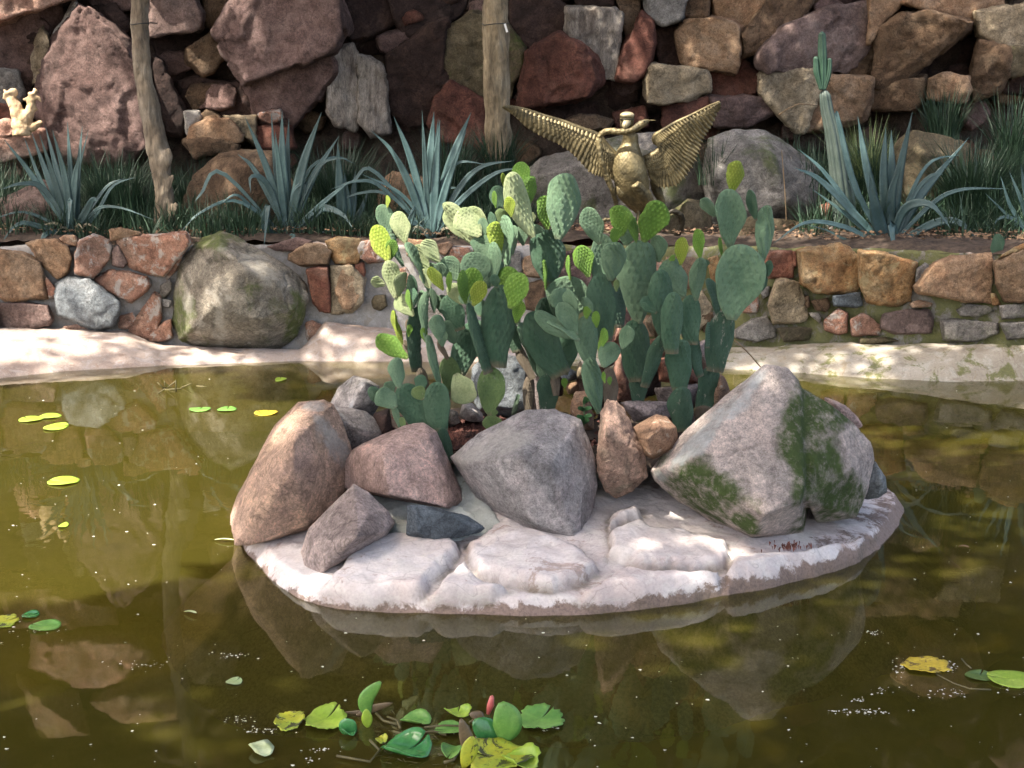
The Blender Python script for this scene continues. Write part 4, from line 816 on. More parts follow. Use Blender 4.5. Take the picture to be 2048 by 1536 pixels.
agave('third blue agave, directly behind the left top of the prickly pears', 'B', 9.5, (540, 1400), [
 ([(420, 950), (315, 682)], 46), ([(500, 1000), (480, 645)], 36), ([(530, 950), (550, 655)], 62), ([(560, 1000), (585, 700)], 56, -.05), ([(650, 950), (768, 655)], 62), ([(620, 1100), (740, 760)], 50, -.1),
 ([(330, 930), (180, 760)], 30), ([(400, 1060), (300, 860)], 46, -.1), ([(640, 1050), (700, 950), (860, 962)], 26), ([(680, 1130), (820, 980), (1020, 940)], 40, -.1), ([(700, 1180), (900, 1020), (1060, 980)], 36, -.15),
 ([(600, 1210), (620, 1110), (720, 1100)], 30), ([(360, 1140), (110, 1010)], 24), ([(430, 1300), (400, 1330), (440, 1210), (390, 1290)], 40, -.25), ([(300, 1150), (120, 1130), (-60, 1200)], 22),
 ([(250, 1100), (100, 1060), (-60, 1110)], 24), ([(200, 1000), (80, 1060), (-20, 1100)], 24), ([(560, 900), (575, 690)], 30, .1)])
agave('big rightmost blue agave with a pale leaf folded over the wall edge', 'C', 9.1, (1260, 1470), [
 ([(1130, 1000), (1075, 680)], 56), ([(1180, 1250), (1145, 1030)], 86, -.15), ([(1225, 1050), (1240, 740)], 60), ([(1270, 1050), (1272, 760)], 60, .05), ([(1300, 1100), (1395, 655)], 70), ([(1270, 1150), (1330, 960)], 60, -.1),
 ([(1400, 1200), (1730, 800)], 66), ([(1060, 1100), (960, 700), (945, 650)], 40), ([(1100, 1300), (880, 1010), (725, 870)], 36), ([(1060, 1260), (850, 1050), (700, 980)], 46, -.1), ([(1050, 1290), (800, 1100)], 30, .05),
 ([(1380, 1150), (1500, 950), (1680, 905)], 26, .1), ([(1330, 1250), (1420, 1190), (1520, 1210), (1620, 1340)], 56, -.2), ([(1500, 1200), (1680, 1110), (1960, 1105)], 30), ([(1450, 1340), (1600, 1290), (1720, 1340), (1820, 1490)], 50, -.2),
 ([(1030, 1340), (780, 1300), (580, 1425)], 30, -.15), ([(1280, 1400), (1270, 1320), (1295, 1540)], 66, -.32), ([(1400, 1150), (1500, 1030), (1575, 1020)], 30), ([(1000, 1400), (900, 1350), (760, 1310)], 16)])
agave('blue agave cut off by the right edge above the wall', 'C', 9.0, (2130, 1430), [
 ([(2040, 1200), (1960, 1000)], 34), ([(1980, 1230), (1910, 1030)], 30), ([(2060, 1150), (2030, 960)], 36), ([(1980, 1290), (1820, 1130)], 24), ([(2000, 1290), (1900, 1280), (1860, 1370)], 22), ([(2110, 1100), (2090, 800)], 44), ([(2180, 1100), (2250, 850)], 44)])
agave('small young agave with a few broad leaves between the second and third agaves', 'A', 9.6, (2040, 1370), [
 ([(1990, 1100), (1975, 830)], 60), ([(2030, 1200), (2015, 1010)], 60), ([(2060, 1200), (2080, 1000)], 60, .05), ([(2100, 1260), (2160, 1100)], 40)])

# grass
M_grass = leafmat('dark_grass', (0.015, 0.038, 0.019), (0.038, 0.076, 0.043), .5, S=14)
M_grassl = leafmat('pale_grass', (.10, .15, .05), (.24, .30, .13), .5, S=14)
def blades(cl, rs_):
    """cl: list of (x, y, z, radius, n, height, spread)"""
    V = []; F_ = []
    for (x, y, z, rad_, n, h, sp_) in cl:
        for k in range(n):
            a = rs_.uniform(0, 6.283); r = rad_*rs_.random()**.5; bx, by = x+r*math.cos(a), y+r*math.sin(a)
            L = h*rs_.uniform(.55, 1.1); ln = sp_*rs_.uniform(.15, 1.0); a2 = a+rs_.uniform(-.9, .9); dx, dy = math.cos(a2)*ln, math.sin(a2)*ln
            w = rs_.uniform(.0025, .0055); px, py = -dy/(ln+1e-6), dx/(ln+1e-6); q = rs_.uniform(-.8, .8); px, py = px*math.cos(q)-py*math.sin(q), px*math.sin(q)+py*math.cos(q)
            b0 = len(V); m_ = 5; dr = rs_.uniform(.0, .55)
            for i in range(m_):
                s = i/(m_-1); ww = w*(1-s**2*.97); zz = L*(s-dr*s*s*ln/max(sp_, .01)*.6); o1 = dx*s**1.7*L/h; o2 = dy*s**1.7*L/h
                V.append((bx+o1-px*ww, by+o2-py*ww, z+zz)); V.append((bx+o1+px*ww, by+o2+py*ww, z+zz))
            for i in range(m_-1): F_.append((b0+2*i, b0+2*i+1, b0+2*i+3, b0+2*i+2))
    return mesh(V, F_)
gr = random.Random(11); cl = []
for k in range(60):
    u = gr.uniform(1600, 2100); Y = wallY(u)+gr.uniform(.45, 1.2); X = (u-1024)/FPX*Y; cl.append((X, Y, bedz(X, Y), .10, 26, gr.uniform(.15, .36), .26))
for k in range(120):
    u = gr.uniform(-100, 1050); Y = 9.2+gr.uniform(.18, .6); X = (u-1024)/FPX*Y; cl.append((X, Y, bedz(X, Y), .12, 30, gr.uniform(.14, .34), .24))
for k in range(120):
    u = gr.uniform(1560, 2150); Y = gr.uniform(9.9, 10.9); X = (u-1024)/FPX*Y; cl.append((X, Y, bedz(X, Y), .13, 40, gr.uniform(.45, .72), .32))
for k in range(30):
    u = gr.uniform(1820, 2150); Y = gr.uniform(9.2, 9.6); X = (u-1024)/FPX*Y; cl.append((X, Y, bedz(X, Y), .10, 34, gr.uniform(.25, .5), .28))
def bedpt(u, v):
    for _ in range(1): pass
    z = .9; p = G(u, min(v, 520), z)
    return p
for k in range(520):
    u = gr.uniform(-150, 2200); Y = gr.uniform(9.75, 10.95); X = (u-1024)/FPX*Y
    if 360 < u < 560 and Y < 10.2: continue
    if 1040 < u < 1640 and Y < 10.35: continue
    if 1290 < u < 1640 and Y < 10.6: continue
    cl.append((X, Y, bedz(X, Y), .13, 34, gr.uniform(.30, .56), .26))
tag(put('ornamental_grass', blades(cl, gr), M_grass, smooth=False), 'dark green lilyturf filling the planted bed behind the wall', 'grass', kind='stuff')
def tussock(label, u, v, Y, n, h, sp_, mt, rad_=.12):
    p = P(u, v, Y); o = put('grass_tussock', blades([(p.x, p.y, p.z, rad_, n, h, sp_)], gr), mt, smooth=False)
    return tag(o, label, 'grass clump', 'grass tussocks in the bed')
tussock('pale-tipped grass tussock between the columnar cactus and the big right agave', 1735, 400, 10.0, 260, .62, .42, M_grassl)
tussock('dark green grass under the pale-tipped tussock behind the columnar cactus', 1745, 405, 9.95, 300, .5, .4, M_grass)
tussock('dense rounded dark grass clump right of the big right agave', 1940, 440, 9.45, 620, .62, .55, M_grass, .16)
tussock('upright dark grass tuft against the tan cliff stone at upper right', 1885, 290, 10.6, 240, .5, .28, M_grass)
tussock('loose grass tuft at the far right edge below the cliff', 2020, 330, 10.4, 260, .62, .45, M_grass)
tussock('low grass tuft by the left edge of the boulder behind the bird', 1000, 350, 10.3, 200, .42, .35, M_grass)
tussock('grass tuft at the right side of the bird boulder', 1425, 370, 9.9, 90, .42, .25, M_grass)
tussock('dark grass clump between the leftmost agave and the slanting trunk', 235, 440, 9.9, 420, .55, .42, M_grass, .16)
tussock('dark grass clump right of the second agave', 680, 430, 10.0, 420, .6, .42, M_grass, .16)
tussock('grass clump behind the third agave under the straight trunk', 905, 400, 10.1, 360, .55, .4, M_grass, .16)
# leaf litter on the right part of the bed
lv, lf_ = [], []
for k in range(5200):
    u = gr.uniform(-200, 2200); Y = wallY(u)+gr.uniform(.12, .9); X = (u-1024)/FPX*Y; z = bedz(X, Y)+.03; s = gr.uniform(.006, .022); a = gr.uniform(0, 3.14); b0 = len(lv)
    ca, sa = math.cos(a)*s, math.sin(a)*s; tz = gr.uniform(-.6, .8)*s
    lv += [(X-ca, Y-sa, z+.01), (X+sa*.4, Y-ca*.4, z+.012+tz), (X+ca, Y+sa, z+.012), (X-sa*.4, Y+ca*.4, z+.008-tz*.3)]; lf_.append((b0, b0+1, b0+2, b0+3))
tag(put('leaf_litter', mesh(lv, lf_), M_litter, smooth=False), 'dry brown leaves and twigs scattered on the soil behind the wall', 'leaf litter', kind='stuff')

# trees
def barkmat(name, c1, c2, c3):
    m, t, b = newmat(name); v = objvec(t, (1, 1, .22)); v2 = objvec(t)
    n1 = noise(t, 16, 6, .7, v, .5); n2 = noise(t, 5, 4, .6, v2); n3 = noise(t, 80, 4, .7, v)
    c = ramp(t, n2, [(.35, c1), (.5, c2), (.65, c3)]); c = mixc(t, .8, c, ramp(t, n1, [(.32, .2), (.52, 1.0), (.66, 1.5)]), 'MULTIPLY'); c = mixc(t, .5, c, ramp(t, n3, [(.3, .6), (.7, 1.4)]), 'MULTIPLY')
    t.links.new(c, b.inputs['Base Color']); b.inputs['Roughness'].default_value = .9
    bump(t, b, math_(t, 'ADD', n1, math_(t, 'MULTIPLY', n3, .4)), 1.0, .02); return m
M_bark1 = barkmat('bark_smooth', (0.128, 0.098, 0.068), (0.180, 0.143, 0.101), (0.225, 0.188, 0.143)); M_bark2 = barkmat('bark_rough', (0.135, 0.105, 0.060), (0.203, 0.158, 0.098), (0.247, 0.203, 0.135))
M_foli = leafmat('tree_leaf', (.035, .07, .018), (.08, .13, .035), .5, trans=.3, S=3)
def leafcloud(centres, n, size, rs_, keep=None):
    V = []; F_ = []
    for k in range(n):
        c = rs_.choice(centres); v = Vector((rs_.gauss(0, 1), rs_.gauss(0, 1), rs_.gauss(0, 1))).normalized()*rs_.random()**.4
        p = Vector(c[0])+Vector((v.x*c[1], v.y*c[1], v.z*c[1]*.6))
        if keep and not keep(p): continue
        d = Vector((rs_.gauss(0, 1), rs_.gauss(0, 1), rs_.gauss(-.2, .6))).normalized(); e = d.cross(Vector((rs_.gauss(0, .4), rs_.gauss(0, .4), 1))).normalized(); s = size*rs_.uniform(.6, 1.3); b0 = len(V)
        V += [p-d*s, p+e*s*.38+d*.1*s, p+d*s, p-e*s*.38+d*.1*s]; F_.append((b0, b0+1, b0+2, b0+3))
    return mesh(V, F_)
def tree(label, pts, rads, mt, f, Yt, bumps, branches, leaves, seed):
    q = fr(f, [p[:2] for p in pts]); wp = [P(a, b_, Yt) for a, b_ in q]; top = wp[-1]
    wp += [top+Vector((.05, .1, .9)), top+Vector((-.1, .2, 1.9)), top+Vector((.1, .2, 3.0))]
    s = FR[f][2]*Yt/FPX; rd = [r*s for r in rads]; rd += [rd[-1]*.9, rd[-1]*.75, rd[-1]*.5]
    root = empty('tree', wp[0], label, 'tree'); sp_ = spline([tuple(p)+(r,) for p, r in zip(wp, rd)], 60)
    ms = [tube([c[:3] for c in sp_], [c[3] for c in sp_], 20)]
    for (bu, bv, br) in bumps:
        c = P(*fr(f, [(bu, bv)])[0], Yt-rd[3]*.72); ms.append(ellip(c, (br*s*.8, br*s*.5, br*s*2.2), Matrix.Rotation(.35, 3, 'Y').to_euler()))
    me = voxel(join(ms), .011); smooth(me, 2); c = npco(me); nr = norms(me); cc = c.copy(); cc[:, 2] *= .35
    setco(me, c+nr*(fbm(cc, 14, 4, seed)*.014+np.abs(fbm(cc, 24, 3, seed+4))*-.014+fbm(c, 4, 3, seed+1)*.016)[:, None]); put('trunk', me, mt, root)
    for (a, d, L) in branches:
        p0 = Vector(sp_[a][:3]); p1 = p0+Vector(d)*L; pm = p0.lerp(p1, .5)+Vector((0, 0, .15*L)); c = spline([tuple(p0), tuple(pm), tuple(p1)], 14)
        put('branch', tube(c, [rd[-1]*.5*(1-i/16) for i in range(14)], 8), mt, root)
    rs_ = random.Random(seed); put('crown', leafcloud(leaves, 5200, .07, rs_), M_foli, root, smooth=False); return root
def blobs(c, n, R_, r, seed):
    rs_ = random.Random(seed); return [((c[0]+rs_.uniform(-R_, R_), c[1]+rs_.uniform(-R_*.6, R_*.6), c[2]+rs_.uniform(-R_*.35, R_*.35)), r*rs_.uniform(.6, 1.2)) for _ in range(n)]
tr1 = tree('tree with a smooth slanting grey-brown trunk in the left part of the bed', [(985, 1440), (965, 1300), (955, 1100), (925, 900), (880, 650), (835, 400), (815, 200), (818, 0), (815, -120)], [72, 66, 58, 62, 56, 54, 51, 52, 52], M_bark1, 'A', 9.8,
     [(905, 850, 40), (960, 960, 45), (990, 1080, 30), (1010, 1250, 34)], [(54, (-1, -.3, .5), 1.4), (56, (.9, -.4, .6), 1.3), (50, (.2, .6, .6), 1.0)], blobs((-2.7, 10.2, 6.2), 22, 1.5, .55, 3), 31)
tr2 = tree('tree with a straight rough yellowish-brown trunk left of the bronze bird', [(925, 990), (930, 900), (925, 700), (912, 450), (910, 200), (912, 0), (912, -120)], [80, 78, 74, 76, 78, 74, 72], M_bark2, 'B', 10.4,
     [(900, 800, 40), (870, 900, 30)], [(54, (-1, -.2, .5), 1.3), (57, (.9, -.3, .6), 1.3), (50, (.2, .6, .6), 1.0)], blobs((0, 10.6, 6.3), 22, 1.5, .55, 4), 41)
M_wire = plain('black_wire', (.02, .02, .02), .5, .2, 10, 0); M_tag = plain('white_tag', (.7, .7, .68), .5, .1, 10, 0); M_twig = plain('dry_twig', (.20, .14, .08), .8, .4, 20)
def ring_wire(tr, f, pts, Yt):
    put('wire', tube([P(*fr(f, [(a, b_)])[0], Yt+dy) for a, b_, dy in pts], [.004]*len(pts), 6), M_wire, tr)
ring_wire(tr1, 'A', [(762, 142, 0), (770, 145, -.12), (800, 140, -.215), (835, 137, -.215), (868, 135, -.15), (885, 133, -.02), (920, 137, 0)], 9.8)
ring_wire(tr2, 'B', [(832, 140, 0), (845, 148, -.18), (900, 140, -.33), (950, 138, -.3), (985, 136, -.1), (990, 135, 0)], 10.4)
put('tag', hull([P(*fr('B', [q])[0], Y) for q in [(958, 140), (970, 138), (984, 186), (972, 190)] for Y in (10.08, 10.09)]), M_tag, tr2, smooth=False)
# pale sunlit stump
M_stump = plain('pale_stump_wood', (0.450, 0.297, 0.153), .85, .35, 14, .8, c2=(0.594, 0.450, 0.288))
sg = lambda pts, rs_, Y=10.55: tube([P(*fr('A', [(a, b_)])[0], Y) for a, b_ in pts], [r*.3418*Y/FPX for r in rs_], 10)
me = join([sg([(130, 790), (120, 700), (90, 630), (60, 570), (50, 540)], [52, 46, 34, 30, 34]), sg([(130, 780), (150, 700), (180, 640), (185, 590), (190, 545)], [45, 40, 26, 20, 24]), sg([(130, 740), (190, 740), (250, 715)], [36, 24, 8]),
           sg([(50, 560), (30, 530), (25, 580)], [22, 14, 6]), sg([(60, 545), (85, 535), (100, 560)], [20, 14, 6]), sg([(185, 580), (225, 570), (245, 600)], [16, 9, 4]), sg([(185, 570), (160, 575), (142, 585)], [16, 10, 5]), sg([(190, 560), (212, 530), (200, 520)], [14, 8, 4]), sg([(180, 620), (215, 640), (200, 600)], [14, 10, 5])])
me = voxel(me, .009); smooth(me, 1); c = npco(me); nr = norms(me); setco(me, c+nr*(fbm(c, 22, 4, 5)*.012+np.abs(fbm(c, 7, 2, 9))*.02)[:, None])
tag(put('tree_stump', me, M_stump), 'pale twisted root stump in sunlight at the left edge above the bed', 'stump')
# columnar cactus
M_col = leafmat('columnar_cactus_skin', (0.041, 0.064, 0.053), (0.075, 0.101, 0.086), .55, S=7)
M_colg = leafmat('columnar_cactus_young', (0.024, 0.064, 0.040), (0.044, 0.096, 0.060), .5, S=7); M_spine = plain('cactus_spine', (0.280, 0.240, 0.176), .6, .3, 10, 0)
cc_ = empty('columnar_cactus', P(*fr('C', [(985, 1410)])[0], 9.45), 'tall ribbed columnar cactus with a green three-fingered tip, right of the boulders', 'cactus')
def column(pts, rads, ribs, mt, Y=9.45):
    q = fr('C', pts); sp_ = spline([tuple(P(a, b_, Y))+(r*.3418*Y/FPX,) for (a, b_), r in zip(q, rads)], 70); V = []; F_ = []; n = ribs*8
    for i, c in enumerate(sp_):
        e = math.sin(min(1, (69-i)/5)*math.pi/2)**.7
        for k in range(n):
            a = 2*math.pi*k/n; r = c[3]*(.80+.20*abs(math.cos(a*ribs/2))**1.0)*max(e, .03)*(1+.015*math.sin(i*1.1+k))
            V.append((c[0]+r*math.cos(a), c[1]+r*math.sin(a), c[2]))
    for i in range(69):
        for k in range(n): F_.append((i*n+k, i*n+(k+1) % n, (i+1)*n+(k+1) % n, (i+1)*n+k))
    F_.append(tuple(69*n+k for k in range(n))); o = put('stem', mesh(V, F_), mt, cc_); sv, sf = [], []
    for i in range(3, 68, 3):
        for k in range(ribs):
            a = 2*math.pi*k/ribs; c = sp_[i]
            for j in range(4):
                a2 = a+rnd.uniform(-.7, .7); r = c[3]*.97; b0 = len(sv); p = Vector((c[0]+r*math.cos(a), c[1]+r*math.sin(a), c[2])); d = Vector((math.cos(a2), math.sin(a2), rnd.uniform(-.6, .6)))*.012
                sv += [p, p+Vector((0, 0, .0015)), p+d]; sf.append((b0, b0+1, b0+2))
    return o
column([(1000, 1420), (985, 1250), (965, 1050), (930, 800), (895, 640), (880, 520)], [56, 56, 52, 45, 38, 30], 8, M_col)
column([(868, 525), (870, 430), (868, 300), (866, 182)], [20, 26, 26, 20], 7, M_colg); column([(860, 520), (838, 440), (832, 400), (830, 328)], [12, 17, 17, 14], 6, M_colg, 9.43)
column([(880, 520), (900, 450), (908, 400), (910, 338)], [12, 16, 16, 14], 6, M_colg, 9.44); column([(1040, 1400), (1035, 1200), (1010, 1050)], [26, 28, 24], 6, M_col, 9.5)
tag(put('twig', tube([P(*fr('C', [q])[0], 9.9) for q in [(612, 675), (660, 640), (730, 608), (790, 612), (845, 618)]], [.006, .005, .005, .004, .003], 6), M_twig), 'thin dark dry twig sticking out left of the columnar cactus', 'twig')
tag(put('plant_stalk', tube([P(*fr('C', [q])[0], 9.6) for q in [(668, 1450), (658, 1300), (648, 1100), (630, 880)]], [.005, .005, .004, .003], 6), M_twig), 'thin upright stalk in front of the green-grey boulder', 'stalk')

# ================================================================== PRICKLY PEARS
def padmat(name, c1, c2, edge, rough=.55, trans=0, scar=0):
    m, t, b = newmat(name); v = objvec(t); oi = N(t, 'ObjectInfo').outputs['Random']
    off = N(t, 'VectorMath', operation='ADD'); t.links.new(v, off.inputs[0]); t.links.new(math_(t, 'MULTIPLY', oi, 30.0), off.inputs[1]); v = off.outputs[0]
    c = mixc(t, ramp(t, noise(t, 2.2, 5, .6, v), [(.35, 0.0), (.65, 1.0)]), c1, c2)
    c = mixc(t, .5, c, ramp(t, oi, [(0, .72), (1, 1.25)]), 'MULTIPLY'); c = mixc(t, .4, c, ramp(t, noise(t, 30, 4, .7, v), [(.3, .65), (.7, 1.3)]), 'MULTIPLY')
    at = N(t, 'Attribute', attribute_name='areole_shade'); c = mixc(t, at.outputs['Fac'], c, edge)
    zz = N(t, 'SeparateXYZ'); t.links.new(objvec(t), zz.inputs[0]); jz = math_(t, 'ADD', zz.outputs[2], math_(t, 'MULTIPLY', math_(t, 'SUBTRACT', noise(t, 9, 5, .7, v), .5), .12))
    c = mixc(t, ramp(t, jz, [(.02, .8 if scar or 'dark' in name else .35), (.10, 0.0)]), c, (.17, .14, .09))
    c = mixc(t, ramp(t, noise(t, 7, 7, .8, v), [(.66, 0.0), (.70, .55)]), c, (.26, .24, .17))
    if scar: c = mixc(t, ramp(t, noise(t, 4.5, 6, .7, v), [(.62, 0.0), (.66, .8)]), c, (.32, .30, .24))
    t.links.new(c, b.inputs['Base Color']); b.inputs['Roughness'].default_value = rough; b.inputs['Specular IOR Level'].default_value = .35
    bump(t, b, noise(t, 20, 7, .8, v), .6, .05)
    if trans:
        tl = N(t, 'BsdfTranslucent'); t.links.new(c, tl.inputs['Color']); mx = N(t, 'MixShader'); mx.inputs[0].default_value = trans
        t.links.new(b.outputs[0], mx.inputs[1]); t.links.new(tl.outputs[0], mx.inputs[2]); t.links.new(mx.outputs[0], t.nodes['Material Output'].inputs['Surface'])
    return m
PM = {'m': padmat('cactus_pad_grey_green', (0.098, 0.178, 0.103), (0.161, 0.259, 0.155), (0.081, 0.115, 0.069)),
      'p': padmat('cactus_pad_sunlit', (.22, .28, .13), (.34, .39, .21), (.13, .17, .07)),  # lit copy of the grey-green skin, sunlight painted into its colour
      'd': padmat('cactus_pad_dark', (0.040, 0.098, 0.055), (0.075, 0.144, 0.086), (0.023, 0.046, 0.023), scar=0),
      's': padmat('cactus_pad_scarred', (0.040, 0.092, 0.055), (0.075, 0.138, 0.086), (0.040, 0.069, 0.040), scar=1),
      'y': padmat('cactus_pad_young', (.14, .29, .045), (.23, .40, .07), (.07, .16, .02), .5, .12),
      'l': padmat('cactus_pad_lime', (.30, .42, .05), (.42, .50, .09), (.14, .20, .02), .5, .15),
      'g': padmat('cactus_pad_olive', (.12, .19, .07), (.17, .25, .09), (.06, .10, .03), scar=1),
      't': padmat('cactus_old_trunk', (.13, .10, .07), (.20, .165, .12), (.08, .06, .04), .85)}
def padmesh(seed, young, wrinkle=0., shape=0):
    """unit pad: base at origin, tip at z=1, half width .5, faces -Y / +Y"""
    r = np.random.RandomState(seed); nu, nv = 40, 56; T = .10 if not young else .085; V = []; F_ = []; A = []
    ks = r.uniform(.9, 1.15); bend = r.uniform(-.12, .12); cu = r.uniform(-.25, .25); wv = r.uniform(-.05, .05); off = r.uniform(0, 1)
    base = (.20 if shape == 0 else .58)
    for side in (1, -1):
        for j in range(nv+1):
            v = j/nv; vv_ = 1-(1-v)**1.35 if v > .5 else v*(1-.5**1.35)/.5
            v = vv_
            if shape == 2:   # long, slightly waisted
                w = .62+.3*math.sin(math.pi*v)+.06*math.sin(v*9+seed); w *= min(1, ((1-v)/.12)**.5 if v > .88 else 1)
                if v > .88: w = (.62+.3*math.sin(math.pi*.88))*math.sqrt(max(0, 1-((v-.88)/.12)**2))
            elif v > .60: w = math.sqrt(max(0, 1-((v-.60)/.40)**2))
            else: w = base+(1-base)*math.sin(math.pi/2*(v/.60))**(1.15*ks)
            for i in range(nu+1):
                s = math.sin((i/nu*2-1)*math.pi/2); x = s*w*.5; th_ = T*(.5+.5*min(1, w*1.2))*math.sqrt(max(0, 1-abs(s)**2.6))*min(1, max(0, (1-v)/.06))**.5
                cell = 6.2 if not young else 6.0; a_ = (x*cell+v*cell*.9+off)*1.0; b_ = (x*cell-v*cell*.9)*1.0
                fa, fb = a_-round(a_), b_-round(b_); g_ = math.exp(-(fa*fa+fb*fb)/(.030 if not young else .045))
                bh = (.028 if not young else .055)*g_ + wrinkle*(math.sin((x*3+v*2.2)*9+3*math.sin(v*7+x*5)))*.018
                lump = .02*math.sin(v*5+seed)*math.cos(x*6+seed)
                y = side*-1*(th_*.5+bh*(1-abs(s)**4))+bend*(v-.3)**2+cu*x*x*2+wv*x+lump
                x2 = x+(.035*math.sin(v*6.3+seed*1.7)+.02*math.sin(v*13+seed))*(w if shape != 2 else .5); xo = x2*(1+(.05 if young else .022)*g_*abs(s)**6)
                V.append((xo, y, v)); A.append(min(1, g_**1.6*(.55 if not young else 0)+(0 if not young else .75*max(0, 1-g_*1.6)*.6)))  # young pads: hollows between bumps darkened, shade painted in; mature: areole dots
    st = (nu+1)*(nv+1)
    for j in range(nv):
        for i in range(nu):
            a = j*(nu+1)+i; q = (a, a+1, a+nu+2, a+nu+1); F_.append(q); F_.append(tuple(st+k for k in q[::-1]))
    me = mesh(V, F_, 'pad')
    bm = bmesh.new(); bm.from_mesh(me); ly = bm.verts.layers.float.new('areole_shade')
    for vtx, a in zip(bm.verts, A): vtx[ly] = a
    bmesh.ops.remove_doubles(bm, verts=bm.verts, dist=.0012); bmesh.ops.recalc_face_normals(bm, faces=bm.faces); bm.to_mesh(me); bm.free()
    me.polygons.foreach_set('use_smooth', [True]*len(me.polygons)); return me
PV = {}
def padvar(kind, mt):
    key = (kind, mt)
    if key not in PV:
        young = kind[0] == 'y'; me = padmesh(hash_(kind), young, 1.0 if kind[0] == 'r' else (.25 if not young else 0), {'o': 0, 'r': 0, 'y': 0, 'b': 1, 'c': 2}[kind[0]]); me.materials.append(PM[mt]); PV[key] = me
    return PV[key]
def hash_(k): return sum(ord(c)*31**i for i, c in enumerate(k)) % 9973
pr = random.Random(21); NP = [0]
def by_trunk(v): return v > 640
def pad(root, f, b, t_, w, col='m', Y=5.35, yaw=None, dy=None, kind=None, th=None):
    s = FR[f][2]; (bu, bv), (tu, tv) = fr(f, [b, t_]); NP[0] += 1
    L_px = math.hypot(tu-bu, tv-bv); wpx = w*s
    if yaw is None: yaw = pr.choice([-1, 1])*(pr.uniform(5, 28) if wpx > L_px*.42 else (pr.uniform(35, 62) if wpx > .25*L_px else pr.uniform(62, 75)))
    if dy is None: dy = pr.uniform(-.25, .25)*L_px*Y/FPX
    if kind is None: kind = ('y' if col in 'yl' else ('b' if col in 'sdt' and by_trunk(bv) else pr.choice('ooor')))+str(pr.randint(0, 3))
    A_ = P(bu, bv, Y); B_ = P(tu, tv, Y+dy); z = B_-A_; L = z.length; z.normalize()
    # roll the pad about its axis by yaw, measured from facing the viewer
    vw = Vector((0, -1, .3)); x = vw.cross(z) ; x = (x if x.length > .1 else Vector((1, 0, 0))).normalized()
    if x.x < 0: x = -x
    y = z.cross(x); M = Matrix((x, y, z)).transposed() @ Matrix.Rotation(R(yaw), 3, 'Z')
    W_ = 1.10*wpx*Y/FPX/max(math.cos(R(yaw)), .42)
    if abs(yaw) > 60: W_ = min(W_, L*.6)
    o = bpy.data.objects.new('pad', padvar(kind, col)); COL.objects.link(o); o.parent = root; o.location = A_-z*L*.02-Vector(root.location)
    o.rotation_euler = M.to_euler(); o.scale = (W_, th or (L*.5+W_*.5)*pr.uniform(.9, 1.15), L*1.03)
    if col in 'yl': o['label'] = 'bright young green pad'
    if col == 't': o['label'] = 'brown woody old pad'
    return o
def pear(f, base, Y, label):
    b = fr(f, [base])[0]; return empty('prickly_pear_cactus', P(b[0], b[1], Y), label, 'cactus', 'prickly pears planted on the island')
cA = pear('G', (650, 900), 5.35, 'leftmost tall prickly pear with sunlit pale pads and a thick dark stem')
cB = pear('G', (620, 1040), 5.05, 'low prickly pear clump with small round pads just above the reddish pink boulder')
cC = pear('G', (1150, 1060), 5.25, 'prickly pear on a bottle-shaped green stem behind the red gravel')
cD = pear('G', (1460, 900), 5.55, 'tall prickly pear at the back centre, with the big pale pad and a brown stem')
cE = pear('G', (1620, 900), 5.4, 'prickly pear with a broad dark heart-shaped pad, left of the centre stem')
cF = pear('H', (410, 900), 5.15, 'slender prickly pear right behind the slim upright stone, with small side pads')
cG = pear('H', (730, 990), 5.4, 'prickly pear on the white-flecked stem, with the tallest flat centre pad')
cH = pear('H', (1080, 1050), 5.35, 'dark-stemmed prickly pear left of the rightmost one, its pads crowded upright')
cI = pear('H', (1230, 990), 5.45, 'rightmost prickly pear with a huge round pad and a lime pad at the top')
